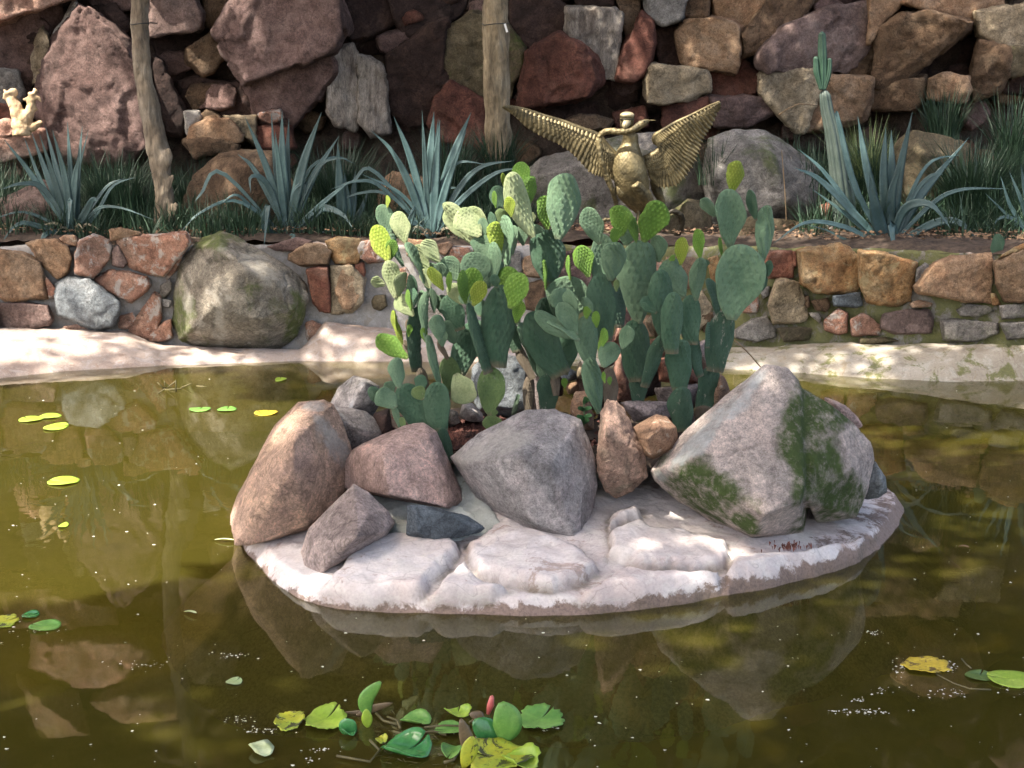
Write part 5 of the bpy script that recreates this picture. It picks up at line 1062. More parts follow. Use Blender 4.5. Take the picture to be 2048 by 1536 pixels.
# plant A
for a in [('G', (640, 960), (575, 560), 105, 't', 5.38, 35), ('G', (575, 600), (520, 360), 90, 't', 5.38, 20), ('E', (555, 1800), (545, 1290), 112, 'd', 5.38), ('E', (485, 1330), (500, 1020), 90, 'd', 5.4), ('E', (500, 1330), (520, 1130), 80, 'd', 5.36),
          ('E', (660, 1160), (470, 760), 95, 'm', 5.35, 60), ('E', (330, 690), (250, 450), 132, 'm', 5.45), ('E', (455, 760), (385, 505), 142, 'p', 5.34), ('E', (305, 475), (303, 372), 40, 'l', 5.45), ('E', (312, 912), (200, 618), 150, 'l', 5.3), ('E', (330, 895), (350, 735), 92, 'y', 5.32),
          ('E', (430, 950), (330, 690), 55, 'm', 5.4, 65), ('E', (730, 915), (600, 742), 130, 'p', 5.3), ('E', (640, 985), (540, 778), 122, 'p', 5.34), ('E', (370, 1205), (315, 905), 142, 'p', 5.3), ('E', (400, 1195), (440, 1000), 80, 'p', 5.28), ('E', (285, 1110), (175, 1060), 82, 'p', 5.4),
          ('E', (520, 1355), (385, 1195), 132, 'p', 5.28), ('E', (500, 1315), (468, 1145), 48, 'y', 5.25), ('E', (765, 1145), (655, 958), 92, 'l', 5.2), ('E', (815, 1160), (820, 1000), 45, 'y', 5.2), ('E', (890, 1060), (755, 890), 165, 'm', 5.35), ('E', (650, 1130), (600, 975), 92, 'p', 5.3),
          ('E', (740, 1060), (735, 920), 95, 'm', 5.28), ('E', (620, 1560), (620, 1160), 55, 'm', 5.25, 68), ('G', (735, 700), (640, 290), 60, 'm', 5.2, 68), ('G', (735, 330), (708, 122), 122, 'm', 5.15), ('E', (690, 1330), (668, 1130), 55, 'm', 5.3), ('E', (890, 1475), (790, 1195), 172, 'd', 5.3),
          ('E', (915, 1260), (830, 1120), 105, 'p', 5.28), ('E', (745, 1330), (750, 1185), 82, 'm', 5.4), ('G', (470, 472), (225, 288), 155, 'y', 5.35), ('G', (430, 365), (380, 180), 52, 'l', 5.3), ('G', (390, 290), (355, 85), 42, 'l', 5.32), ('G', (620, 345), (600, 228), 52, 'y', 5.25),
          ('G', (540, 520), (440, 330), 60, 't', 5.36, 20), ('G', (500, 300), (470, 160), 50, 't', 5.4, 20), ('G', (480, 300), (490, 200), 45, 'y', 5.3), ('G', (800, 480), (720, 330), 45, 't', 5.3, 20), ('G', (860, 352), (765, 178), 122, 'm', 5.3), ('G', (820, 760), (800, 468), 155, 'g', 5.35), ('G', (800, 850), (780, 600), 70, 't', 5.4, 20),
          ('G', (870, 590), (1060, 170), 210, 'd', 5.5, 20), ('E', (570, 1420), (590, 1150), 90, 'm', 5.42), ('E', (700, 1290), (700, 1180), 90, 'm', 5.38), ('E', (660, 1010), (640, 930), 120, 'm', 5.4), ('E', (840, 1240), (860, 1090), 120, 'p', 5.32), ('G', (760, 380), (740, 230), 90, 'm', 5.22)]:
    pad(cA, a[0], a[1], a[2], a[3], a[4], a[5], a[6] if len(a) > 6 else None)
for a in [('G', (620, 1060), (430, 695), 240, 'd', 5.1, 10), ('G', (730, 1080), (700, 675), 212, 'd', 5.05, -15), ('G', (400, 718), (380, 473), 122, 'm', 5.08), ('G', (375, 880), (235, 735), 160, 'm', 5.02), ('G', (250, 850), (160, 715), 92, 'm', 5.05), ('G', (350, 765), (300, 668), 92, 'm', 5.15),
          ('G', (575, 742), (580, 613), 102, 'd', 5.12), ('G', (595, 815), (530, 713), 112, 'g', 4.98), ('G', (405, 1045), (345, 855), 62, 'm', 5.05), ('G', (835, 1340), (745, 1050), 105, 'd', 5.0, 30), ('G', (440, 1060), (420, 960), 50, 'g', 5.0)]:
    pad(cB, a[0], a[1], a[2], a[3], a[4], a[5], a[6] if len(a) > 6 else None)
for a in [('G', (1150, 940), (1150, 548), 215, 'g', 5.25, 8), ('G', (1130, 590), (975, 30), 78, 'd', 5.22, 66), ('G', (1200, 540), (1240, -120), 265, 'd', 5.25, 12), ('G', (1170, 1100), (1165, 945), 150, 'g', 5.15), ('G', (1185, 955), (1185, 898), 50, 'g', 5.15), ('G', (865, 610), (985, 840), 200, 'p', 5.12, 18),
          ('E', (950, 1250), (920, 990), 85, 'y', 5.2), ('E', (1000, 1235), (1005, 965), 155, 'y', 5.25), ('E', (1010, 1272), (1090, 1078), 122, 'l', 5.15), ('E', (1255, 1200), (1320, 962), 175, 'y', 5.3), ('E', (1310, 1292), (1412, 1015), 195, 'y', 5.15), ('E', (1360, 1415), (1402, 1235), 92, 'y', 5.25), ('E', (1200, 1125), (1178, 1020), 75, 'd', 5.25),
          ('E', (1060, 1360), (1090, 1230), 125, 'd', 5.35), ('E', (1000, 1260), (900, 1180), 90, 'm', 5.25), ('E', (1240, 1150), (1250, 1000), 90, 'm', 5.32)]:
    pad(cC, a[0], a[1], a[2], a[3], a[4], a[5], a[6] if len(a) > 6 else None)
for a in [('G', (1470, 920), (1470, 620), 95, 't', 5.55, 20), ('G', (1500, 640), (1370, 360), 85, 't', 5.55, 20), ('G', (1370, 420), (1290, 150), 120, 'd', 5.55), ('G', (1545, 610), (1400, 190), 135, 'm', 5.5), ('E', (1380, 1420), (1250, 1000), 130, 'm', 5.5), ('E', (1250, 1260), (1190, 900), 150, 'm', 5.45),
          ('E', (1020, 780), (775, 432), 118, 'p', 5.42), ('E', (1060, 705), (900, 488), 202, 'p', 5.36, 15), ('E', (1110, 705), (975, 468), 150, 'p', 5.42), ('E', (1000, 760), (780, 500), 110, 'p', 5.46), ('E', (1095, 725), (1085, 555), 82, 'm', 5.38), ('E', (1150, 705), (1160, 508), 62, 'd', 5.4), ('E', (1222, 865), (1200, 585), 112, 'l', 5.36),
          ('E', (1100, 890), (1085, 698), 192, 'm', 5.36), ('E', (1285, 960), (1288, 535), 132, 'm', 5.42), ('E', (1165, 1110), (1180, 755), 112, 'm', 5.32), ('E', (1030, 1120), (1015, 836), 232, 'm', 5.3, 10), ('E', (1130, 1130), (1140, 900), 140, 'm', 5.36), ('E', (1495, 705), (1300, 190), 200, 'p', 5.42, 28), ('E', (1445, 300), (1380, 100), 132, 'y', 5.5),
          ('E', (1465, 450), (1502, 215), 92, 'y', 5.48), ('E', (1235, 485), (1192, 295), 125, 'd', 5.52), ('E', (1195, 475), (1182, 335), 36, 'y', 5.5), ('E', (1322, 545), (1302, 382), 82, 'l', 5.36), ('E', (1258, 295), (1252, 190), 34, 'l', 5.42), ('E', (1620, 645), (1585, 375), 155, 'y', 5.5), ('E', (1712, 722), (1785, 195), 262, 'm', 5.46, 14),
          ('E', (1640, 1105), (1610, 655), 272, 'd', 5.5, 8), ('E', (1520, 685), (1550, 615), 92, 'm', 5.48), ('E', (1482, 605), (1490, 508), 72, 'p', 5.5), ('E', (1330, 860), (1350, 620), 80, 'm', 5.48), ('G', (1640, 340), (1600, -20), 170, 'd', 5.6), ('E', (1235, 610), (1240, 480), 90, 'g', 5.45), ('E', (1420, 780), (1400, 620), 90, 'm', 5.5)]:
    pad(cD, a[0], a[1], a[2], a[3], a[4], a[5], a[6] if len(a) > 6 else None)
for a in [('G', (1620, 920), (1620, 610), 160, 's', 5.4, 10), ('G', (1620, 700), (1560, 480), 110, 'm', 5.42), ('G', (1690, 780), (1680, 550), 80, 't', 5.38, 20), ('G', (1720, 610), (1470, 110), 262, 'd', 5.35, 12), ('G', (1880, 312), (1510, 115), 150, 'm', 5.22, 25), ('G', (1860, 215), (1735, 25), 150, 'm', 5.3), ('G', (1730, 600), (1800, 250), 170, 'd', 5.42),
          ('E', (1760, 1420), (1800, 1040), 340, 'm', 5.5, 8), ('E', (1605, 1145), (1588, 898), 28, 'y', 5.45), ('E', (1802, 1065), (1783, 865), 36, 'y', 5.45), ('E', (1950, 1035), (1885, 785), 142, 'y', 5.45), ('G', (1760, 720), (1755, 640), 50, 'y', 5.38), ('G', (1560, 560), (1500, 200), 110, 'm', 5.48)]:
    pad(cE, a[0], a[1], a[2], a[3], a[4], a[5], a[6] if len(a) > 6 else None)
for a in [('H', (400, 920), (335, 470), 165, 'm', 5.15, 25), ('H', (340, 560), (280, 130), 190, 'm', 5.15, 15), ('H', (435, 548), (525, 350), 165, 'm', 5.08), ('H', (590, 395), (650, 212), 112, 'm', 5.08), ('H', (380, 225), (378, 93), 62, 'y', 5.08), ('H', (300, 155), (298, 45), 62, 'y', 5.1), ('H', (400, 430), (440, 228), 60, 'y', 5.1), ('H', (450, 682), (440, 588), 32, 'y', 5.08), ('H', (490, 695), (490, 628), 40, 'y', 5.08),
          ('F', (205, 1340), (150, 1150), 82, 'm', 5.12), ('F', (215, 1510), (80, 1255), 155, 'm', 5.1), ('F', (100, 1330), (60, 1130), 152, 'm', 5.2), ('H', (235, 330), (-10, 160), 110, 'm', 5.06), ('H', (500, 880), (485, 560), 125, 't', 5.2, 25), ('F', (350, 1330), (270, 1210), 70, 'm', 5.1)]:
    pad(cF, a[0], a[1], a[2], a[3], a[4], a[5], a[6] if len(a) > 6 else None)
for a in [('H', (740, 1000), (735, 800), 100, 's', 5.4, 15), ('H', (725, 840), (722, 620), 135, 's', 5.4, 15), ('H', (722, 660), (690, 165), 235, 'd', 5.38, 10), ('H', (780, 705), (940, 272), 118, 's', 5.3, 35), ('F', (720, 1410), (740, 742), 315, 'm', 5.42, 6), ('F', (590, 700), (558, 455), 165, 'y', 5.36), ('F', (530, 765), (538, 635), 92, 'y', 5.32), ('F', (712, 755), (682, 545), 82, 'y', 5.42),
          ('F', (770, 745), (900, 420), 215, 'y', 5.42, 12), ('F', (890, 915), (880, 698), 125, 'm', 5.48), ('F', (620, 780), (640, 630), 140, 'm', 5.5), ('F', (500, 1065), (545, 758), 195, 'm', 5.3, 15), ('F', (400, 1120), (430, 690), 190, 'm', 5.45, 15), ('F', (405, 765), (300, 475), 155, 'm', 5.4), ('F', (320, 1035), (248, 785), 142, 'y', 5.42), ('F', (440, 1560), (415, 1015), 215, 'd', 5.3, 15),
          ('F', (570, 1450), (560, 1100), 110, 'd', 5.5), ('F', (545, 1160), (545, 1060), 45, 'g', 5.28)]:
    pad(cG, a[0], a[1], a[2], a[3], a[4], a[5], a[6] if len(a) > 6 else None)
for a in [('H', (1090, 1070), (1070, 715), 200, 's', 5.3, 10), ('H', (1060, 735), (1070, 325), 205, 'd', 5.3, 10), ('F', (1150, 1590), (1150, 1190), 175, 'd', 5.36, 10), ('F', (965, 1530), (900, 985), 205, 'd', 5.34, 22), ('F', (1000, 1660), (1010, 1170), 175, 'd', 5.22, 10), ('F', (870, 1335), (755, 1215), 112, 'd', 5.3), ('F', (1090, 1205), (960, 895), 225, 'm', 5.42, 15),
          ('F', (1070, 940), (1085, 715), 100, 'l', 5.4), ('F', (1020, 905), (990, 868), 62, 'y', 5.4), ('F', (1195, 1225), (1230, 880), 135, 'm', 5.36, 15), ('F', (1228, 885), (1205, 648), 76, 'y', 5.36), ('F', (1260, 960), (1285, 900), 60, 'd', 5.38), ('H', (1235, 620), (1185, 305), 105, 'd', 5.4, 40)]:
    pad(cH, a[0], a[1], a[2], a[3], a[4], a[5], a[6] if len(a) > 6 else None)
for a in [('H', (1225, 1000), (1285, 870), 140, 't', 5.45, 15), ('H', (1250, 910), (1345, 550), 175, 's', 5.45, 20), ('H', (1345, 580), (1435, 90), 218, 's', 5.45, 12), ('F', (1490, 1380), (1575, 778), 385, 'm', 5.45, 6), ('F', (1475, 790), (1462, 325), 235, 'm', 5.48, 8), ('F', (1492, 352), (1540, 90), 132, 'l', 5.48, 10), ('F', (1350, 545), (1245, 395), 84, 'm', 5.5), ('F', (1690, 575), (1640, 325), 65, 'd', 5.52),
          ('F', (1740, 910), (1790, 455), 155, 'm', 5.5, 15), ('F', (1410, 865), (1393, 715), 42, 'y', 5.46), ('F', (1780, 1040), (1802, 905), 62, 'd', 5.46), ('F', (1735, 1155), (1768, 1035), 60, 'd', 5.46), ('F', (1380, 1360), (1300, 1050), 112, 'd', 5.5), ('F', (1290, 1620), (1300, 1410), 52, 'd', 5.4)]:
    pad(cI, a[0], a[1], a[2], a[3], a[4], a[5], a[6] if len(a) > 6 else None)
# leafy seedling and small finger cactus
M_lf = leafmat('seedling_leaf', (.06, .16, .06), (.10, .24, .09), .4, trans=.2, S=20)
sd_ = empty('seedling', P(*fr('H', [(278, 1030)])[0], 5.2), 'little leafy seedling with paired oval leaves in front of the orange stone', 'plant')
put('stem', tube([P(*fr('H', [q])[0], 5.2) for q in [(278, 1030), (280, 940), (278, 840)]], [.002]*3, 5), M_lf, sd_)
for a, b_ in [((280, 840), (345, 810)), ((278, 850), (300, 790)), ((280, 905), (345, 885)), ((278, 905), (225, 890)), ((280, 970), (345, 945)), ((278, 975), (215, 955)), ((280, 1010), (325, 985)), ((278, 1015), (245, 985))]:
    q = fr('H', [a, b_]); p0, p1 = P(*q[0], 5.2), P(*q[1], 5.16); put('leaf', strip([p0, p0.lerp(p1, .5)+Vector((0, -.005, .006)), p1], .017, 8, taper='strap'), M_lf, sd_)
tag(put('finger_cactus', tube([P(*fr('G', [q])[0], 5.5) for q in [(1340, 940), (1355, 880), (1380, 775)]], [.012, .012, .008], 10), PM['m']), 'thin grey-green finger cactus against the blue-grey rock', 'cactus')
tag(put('small_cactus', padmesh(5, False), PM['d'], loc=(0, 0, 0)), 'small dark cactus on the wall head at the far right', 'cactus')
o = bpy.data.objects['small_cactus']; o.location = P(*fr('C', [(1885, 1530)])[0], 8.45); o.scale = (.09, .09, .18)
tag(put('twig', tube([P(*fr('H', [q])[0], 5.8) for q in [(1500, 320), (1560, 370), (1650, 460), (1730, 555)]], [.003]*4, 6), M_twig), 'thin pale root hanging down to the water beside the rightmost prickly pear', 'twig')

# ================================================================== BRONZE BIRD STATUE
def bronzemat():
    m, t, b = newmat('bronze'); v = objvec(t); n1 = noise(t, 9, 5, .6, v); n2 = noise(t, 60, 4, .7, v)
    ao = N(t, 'NewGeometry').outputs['Pointiness']
    c = ramp(t, n1, [(.35, (.06, .05, .026)), (.5, (.14, .112, .055)), (.68, (.27, .22, .115))]); c = mixc(t, .6, c, ramp(t, n2, [(.3, .5), (.7, 1.4)]), 'MULTIPLY')
    t.links.new(c, b.inputs['Base Color']); b.inputs['Metallic'].default_value = .5; b.inputs['Roughness'].default_value = .52
    bump(t, b, n2, .3, .01); return m
M_br = bronzemat(); YS = 9.5; SO = .2246*YS/FPX
st = empty('bird_statue', P(*fr('O', [(1230, 1300)])[0], YS), 'bronze bird with spread wings gripping a snake in its beak, standing before the grey boulder', 'statue')
def feather(a, b, w, up, lift=.004):
    """a cast feather from quill a to tip b, rounded end and raised shaft"""
    a, b = Vector(a), Vector(b); t = b-a; L = t.length; t.normalize(); s = t.cross(up).normalized(); n = s.cross(t); V = []; m_ = 8
    for i in range(m_):
        k = i/(m_-1); h = w*.5*(.6+.4*k)*math.sqrt(max(0.02, 1-max(0, (k-.7)/.3)**2)); c = a+t*L*k+n*(lift*k)
        V += [c-s*h-n*lift*.9, c-s*h*.35+n*lift*.2, c+n*lift*.9, c+s*h*.35+n*lift*.2, c+s*h-n*lift*.9]
    return V, [(i*5+k, i*5+k+1, (i+1)*5+k+1, (i+1)*5+k) for i in range(m_-1) for k in range(4)]
def wing(lead, trail, dyl, thick, side):
    """lead/trail outlines from shoulder to tip; feathers in overlapping rows on a solid core"""
    n = 34; A = [Vector(c) for c in spline([tuple(P(*fr('O', [p])[0], YS+dyl(i/(len(lead)-1)))) for i, p in enumerate(lead)], n)]
    B = [Vector(c) for c in spline([tuple(P(*fr('O', [p])[0], YS+dyl(i/(len(trail)-1))+.03)) for i, p in enumerate(trail)], n)]
    ms = [tube([a for a in A], [thick*(1-.75*i/n) for i in range(n)], 10)]
    V = []; F_ = []; m_ = 14
    for off in (0, .022):
        for i in range(n):
            for j in range(m_):
                s = j/(m_-1); p = A[i].lerp(B[i], s*.97); V.append(p+Vector((0, off*(1-s*.7)-.03*math.sin(math.pi*s)+.004, 0)))
    q = n*m_
    for i in range(n-1):
        for j in range(m_-1):
            a = i*m_+j; f_ = (a, a+1, a+m_+1, a+m_); F_.append(f_); F_.append(tuple(q+x for x in f_[::-1]))
    ms.append(mesh(V, F_)); FV = []; FF = []
    rows = [(.50, 1.0, 34, 1.5), (.38, .74, 36, 1.5), (.26, .56, 38, 1.5), (.16, .42, 40, 1.5), (.08, .30, 42, 1.5), (.01, .18, 44, 1.5)]
    for ri, (s0, s1, cnt, wk) in enumerate(rows):
        for k in range(cnt):
            i = (k+.5*(ri % 2))/cnt*(n-1.01); a0 = int(i); fq = i-a0; a = A[a0].lerp(A[min(a0+1, n-1)], fq); b = B[a0].lerp(B[min(a0+1, n-1)], fq)
            ii = min(n-1, i+1.6+1.4*(ri == 0)); b2 = B[int(ii)]; b = b.lerp(b2, .7)
            g0 = a.lerp(b, s0); g1 = a.lerp(b, s1+rnd.uniform(-.02, .02)); dd = -.012-.03*math.sin(math.pi*s0)-.005*ri
            w = (A[0]-A[-1]).length/cnt*wk
            v_, f_ = feather(g0+Vector((0, dd-.004, 0)), g1+Vector((0, dd-.004*ri, 0)), w, Vector((0, -1, 0)), .0035); b0 = len(FV); FV += v_; FF += [tuple(b0+x for x in y) for y in f_]
    ms.append(mesh(FV, FF)); return put('wing', join(ms), M_br, st)
wing([(1060, 620), (1000, 560), (930, 480), (870, 405), (700, 340), (560, 285), (400, 235), (210, 172), (100, 150), (30, 150)],
     [(1060, 790), (1000, 800), (900, 775), (800, 740), (680, 610), (560, 510), (400, 430), (235, 340), (130, 230), (32, 165)], lambda s: .02+.10*math.sin(s*2.2)-.22*s, .030, -1)
wing([(1290, 620), (1400, 560), (1440, 490), (1385, 460), (1380, 410), (1440, 370), (1560, 295), (1700, 228), (1860, 145), (1955, 104)],
     [(1320, 760), (1370, 830), (1420, 872), (1560, 862), (1650, 785), (1735, 660), (1765, 540), (1820, 420), (1890, 310), (1950, 160)], lambda s: .02+.10*math.sin(s*2.2)-.22*s, .030, 1)
po = lambda x, y, dy=0: P(*fr('O', [(x, y)])[0], YS+dy)
bod = [((1160, 390), 62, -.02), ((1160, 470), 72, 0), ((1150, 560), 112, 0), ((1145, 660), 142, -.02), ((1160, 760), 150, -.01), ((1185, 860), 146, .02), ((1215, 960), 118, .04), ((1255, 1050), 70, .07), ((1285, 1120), 34, .1)]
sp_ = spline([tuple(po(*c, d))+(r*SO,) for c, r, d in bod], 40)
me = join([tube([c[:3] for c in sp_], [c[3] for c in sp_], 24)])
me = voxel(me, .008); smooth(me, 2); c = npco(me); nr = norms(me)
z_ = c[:, 2]; sc_ = 42; aa_ = (c[:, 0]*sc_+z_*sc_*.8); bb_ = (c[:, 0]*sc_-z_*sc_*.8); fa = aa_-np.floor(aa_); fb = bb_-np.floor(bb_); setco(me, c+nr*((fa*(1-fb))*.0055+fbm(c, 30, 3, 3)*.003)[:, None])
put('body', me, M_br, st)
def limb(name, pts, mt=None, parent=None, vox=.006, scales=0):
    sp_ = spline([tuple(po(p[0], p[1], p[3] if len(p) > 3 else 0))+(p[2]*SO,) for p in pts], 40); me = voxel(tube([c[:3] for c in sp_], [c[3] for c in sp_], 14), vox); smooth(me, 1)
    c = npco(me); nr = norms(me); setco(me, c+nr*(fbm(c, 45, 3, 3)*.006)[:, None]); return put(name, me, mt or M_br, parent or st)
limb('thigh', [(1200, 830, 40, -.12), (1215, 850, 46, -.11), (1260, 910, 62, -.07), (1310, 980, 60, -.03), (1345, 1050, 32, 0)]); limb('thigh', [(1060, 850, 45, 0), (1090, 900, 62, -.02), (1140, 970, 52, 0), (1195, 1040, 30, .02)])
limb('leg', [(1345, 1040, 24), (1340, 1140, 18), (1335, 1260, 20), (1300, 1300, 16)]); limb('leg', [(1215, 1010, 26, .02), (1235, 1100, 18, .02), (1230, 1200, 17), (1235, 1300, 20)])
limb('tail', [(1370, 800, 40, .08), (1400, 900, 44, .1), (1440, 990, 30, .12), (1465, 1060, 14, .14)])
hd = limb('head', [(1120, 360, 42, -.03), (1125, 320, 52, -.05), (1130, 275, 62, -.06), (1132, 235, 58, -.05), (1135, 205, 24, -.04)])
M_brl = plain('bronze_worn', (.42, .36, .22), .4, .25, 20, .3, metal=.4); M_brd = plain('bronze_dark', (.03, .025, .015), .5, .3, 20, .3, metal=.4)
put('crest', ellip(po(1132, 225, -.075), (.052, .05, .026)), M_brl, hd); put('eye_band', ellip(po(1132, 262, -.085), (.052, .046, .010)), M_brd, hd)
put('beak', tube([po(1135, 285, -.10), po(1112, 320, -.135), (po(1112, 350, -.14))], [.030, .024, .008], 10), M_brl, hd)
for x in (1108, 1158): put('eye', ellip(po(x, 272, -.115), (.008, .008, .008)), M_brl, hd)
sn = limb('snake', [(1325, 272, 12, -.10), (1300, 285, 26, -.11), (1262, 300, 34, -.11), (1210, 340, 32, -.12), (1150, 365, 27, -.13), (1060, 372, 28, -.12), (960, 365, 28, -.1), (900, 390, 26, -.1), (880, 440, 26, -.1), (888, 530, 26, -.1), (900, 620, 27, -.1), (930, 720, 26, -.08), (975, 830, 25, -.06), (1010, 920, 23, -.04), (1035, 1010, 20, 0), (1045, 1110, 18), (1040, 1190, 16, -.03), (980, 1270, 17, -.06), (920, 1250, 18, -.04), (905, 1190, 18, 0), (940, 1150, 16, 0), (1010, 1160, 14, .02)])
put('tongue', tube([po(1325, 270, -.10), po(1360, 269, -.11), po(1388, 272, -.11)], [.004, .003, .002], 6), M_br, sn)
put('eye', ellip(po(1285, 280, -.15), (.007, .007, .007)), M_brd, sn)
limb('snake_coil', [(1470, 1120, 12, -.1), (1540, 1080, 22, -.1), (1600, 1110, 28, -.08), (1620, 1180, 30, -.05), (1590, 1260, 30, -.03), (1560, 1330, 30, 0)], M_brd)

# ================================================================== WATER LILIES AND FLOATING THINGS
def lilymat(name, c1, c2, spot=None, rough=.42):
    m, t, b = newmat(name); v = objvec(t); c = mixc(t, ramp(t, noise(t, 9, 6, .7, v), [(.4, 0.0), (.6, 1.0)]), c1, c2); c = mixc(t, .5, c, ramp(t, noise(t, 60, 5, .75, v), [(.3, .55), (.5, 1.0), (.7, 1.35)]), 'MULTIPLY')
    c = mixc(t, .6, c, ramp(t, noise(t, 14, 7, .75, v, 1.0), [(.30, (.5, .35, .1)), (.40, (1.0, 1.0, 1.0))]), 'MULTIPLY')
    if spot: c = mixc(t, ramp(t, noise(t, 22, 5, .75, v, .5), [(.53, 0.0), (.57, .95)]), c, spot)
    t.links.new(c, b.inputs['Base Color']); b.inputs['Roughness'].default_value = rough; b.inputs['Specular IOR Level'].default_value = .5; bump(t, b, noise(t, 30, 3, .6, v), .2, .004); return m
LM = {'lime': lilymat('lily_leaf_lime', (.20, .32, .025), (.28, .38, .05)), 'green': lilymat('lily_leaf_green', (.08, .21, .035), (.15, .29, .06)), 'yellow': lilymat('lily_leaf_yellow', (.42, .30, .02), (.48, .36, .03), (.10, .06, .015), .5),
      'spot': lilymat('lily_leaf_spotted', (.34, .33, .02), (.26, .34, .035), (.03, .03, .012), .5), 'dark': lilymat('lily_leaf_dark', (.03, .14, .04), (.06, .21, .06), None, .15), 'dull': lilymat('lily_leaf_sunk', (.06, .11, .02), (.09, .14, .03)),
      'brown': lilymat('lily_leaf_brown', (.09, .065, .035), (.16, .11, .06)), 'pale': lilymat('lily_leaf_pale', (.22, .29, .13), (.28, .34, .17)), 'bud': lilymat('lily_bud', (.42, .07, .07), (.50, .16, .13))}
def lilypad_mesh(c, rx, ry, notch, seed, curl=.02, rag=.0, z=.004, tilt=0):
    r = np.random.RandomState(seed); n = 44; V = [(c.x, c.y, z+.002)]; rings = 6
    for j in range(1, rings+1):
        for i in range(n):
            a = notch+.07+(2*math.pi-.14)*i/(n-1); k = j/rings; e = 1+rag*(math.sin(a*7+seed)*.5+math.sin(a*17+seed*2)*.35+r.uniform(-.5, .5))*k**4
            x = math.cos(a)*rx*k*e; y = math.sin(a)*ry*k*e; V.append((c.x+x, c.y+y, max(.0015, z+curl*k**3*(.5+.5*math.sin(a*2+seed))+tilt*y)))
    F_ = [(0, 1+i, 2+i) for i in range(n-1)]+[(1+j*n+i, 1+(j+1)*n+i, 2+(j+1)*n+i, 2+j*n+i) for j in range(rings-1) for i in range(n-1)]
    me = mesh(V, F_); bm = bmesh.new(); bm.from_mesh(me); r_ = bmesh.ops.solidify(bm, geom=bm.faces[:], thickness=.0018); bmesh.ops.recalc_face_normals(bm, faces=bm.faces); bm.to_mesh(me); bm.free(); return me
def lily(label, u, v, w, mt, notch=0., hpx=None, parent=None, name='lily_pad', curl=.006, rag=.02, z=.004, seed=None, tilt=0):
    c = G(u, v, 0); d = math.hypot(c.y, CAMH); rx = w*.5*c.y/FPX*1.03
    sinp = CAMH/d; ry = (hpx*.5*d/FPX/sinp) if hpx else rx
    o = put(name, lilypad_mesh(c, rx, ry, notch, seed or int(u+v), curl, rag, z, tilt), LM[mt], parent)
    if not parent: tag(o, label, 'lily pad', 'lily pads floating on the pond')
    return o
for a in [('leftmost lime lily pad of the cluster of three near the left bank', 62, 840, 46, 'lime', 2.5, 11), ('thin lime lily pad at the back of the left cluster of three', 100, 834, 44, 'lime', 0., 10), ('nearest lime lily pad of the left cluster of three', 112, 855, 46, 'lime', .3, 15),
          ('lime lily pad alone on the left, with a pinkish underside edge', 127, 964, 62, 'lime', 3.0, 17), ('flat green lily pad left of its twin before the round wall boulder', 400, 820, 42, 'green', 1.6, 9), ('flat green lily pad right of its twin before the round wall boulder', 454, 820, 38, 'green', 1.6, 9),
          ('yellowing lily pad close to the left end of the island', 532, 827, 46, 'yellow', 3.5, 11), ('tiny lime leaf floating in the middle of the left water', 127, 1053, 18, 'lime', 1, 9), ('bright green lily pad near the left edge, in the shade line', 90, 1254, 64, 'green', 2.8, 21),
          ('yellow-green lily pad cut by the left edge', 4, 1246, 62, 'spot', .6, 26), ('small darker green lily pad above the bright one at the left', 61, 1232, 34, 'dark', .6, 14), ('yellow browned lily pad with a ragged rim at the right', 1852, 1333, 100, 'yellow', 5.2, 30),
          ('bright green lily pad cut by the right edge', 2022, 1360, 96, 'lime', 2.9, 34), ('small pale leaf curled on the water in front of the left end of the island', 468, 1366, 34, 'pale', 1, 13), ('tiny green leaf floating by the far bank, right of the twins', 562, 760, 22, 'lime', 2, 8),
          ('small green pad at the foot of the right apron', 1478, 735, 30, 'lime', 1, 5)]:
    lily(a[0], a[1], a[2], a[3], a[4], a[5], a[6], rag=.10 if a[4] in ('yellow', 'spot') else .03)
lily('sunken dull green lily pad touching the bright one at the right edge', 1958, 1353, 56, 'dull', 1, 20, z=.002)
cl_ = empty('water_lily', G(900, 1440, 0), 'water lily clump with ragged leaves and one pink bud at the bottom of the photo', 'water lily')
for (x, y, w, mt, h, rag, cz) in [(460, 500, 155, 'spot', 95, .10, .01), (640, 495, 215, 'lime', 120, .12, .015), (1105, 500, 165, 'green', 55, .04, .02), (1055, 650, 272, 'dark', 112, .04, .035), (1745, 490, 250, 'green', 118, .13, .01), (1320, 460, 140, 'lime', 45, .08, .02), (1280, 545, 160, 'green', 60, .06, .01),
                                  (1530, 690, 360, 'spot', 150, .12, .02), (1640, 705, 200, 'lime', 90, .10, .03), (1290, 660, 110, 'green', 60, .05, .02), (930, 600, 60, 'spot', 40, .08, .01), (760, 560, 80, 'dark', 40, .04, .02)]:
    q = fr('L', [(x, y)])[0]; lily('', q[0], q[1], w*.3906, mt, rnd.uniform(0, 6), h*.3906, cl_, 'leaf', cz, rag, .006, int(x))
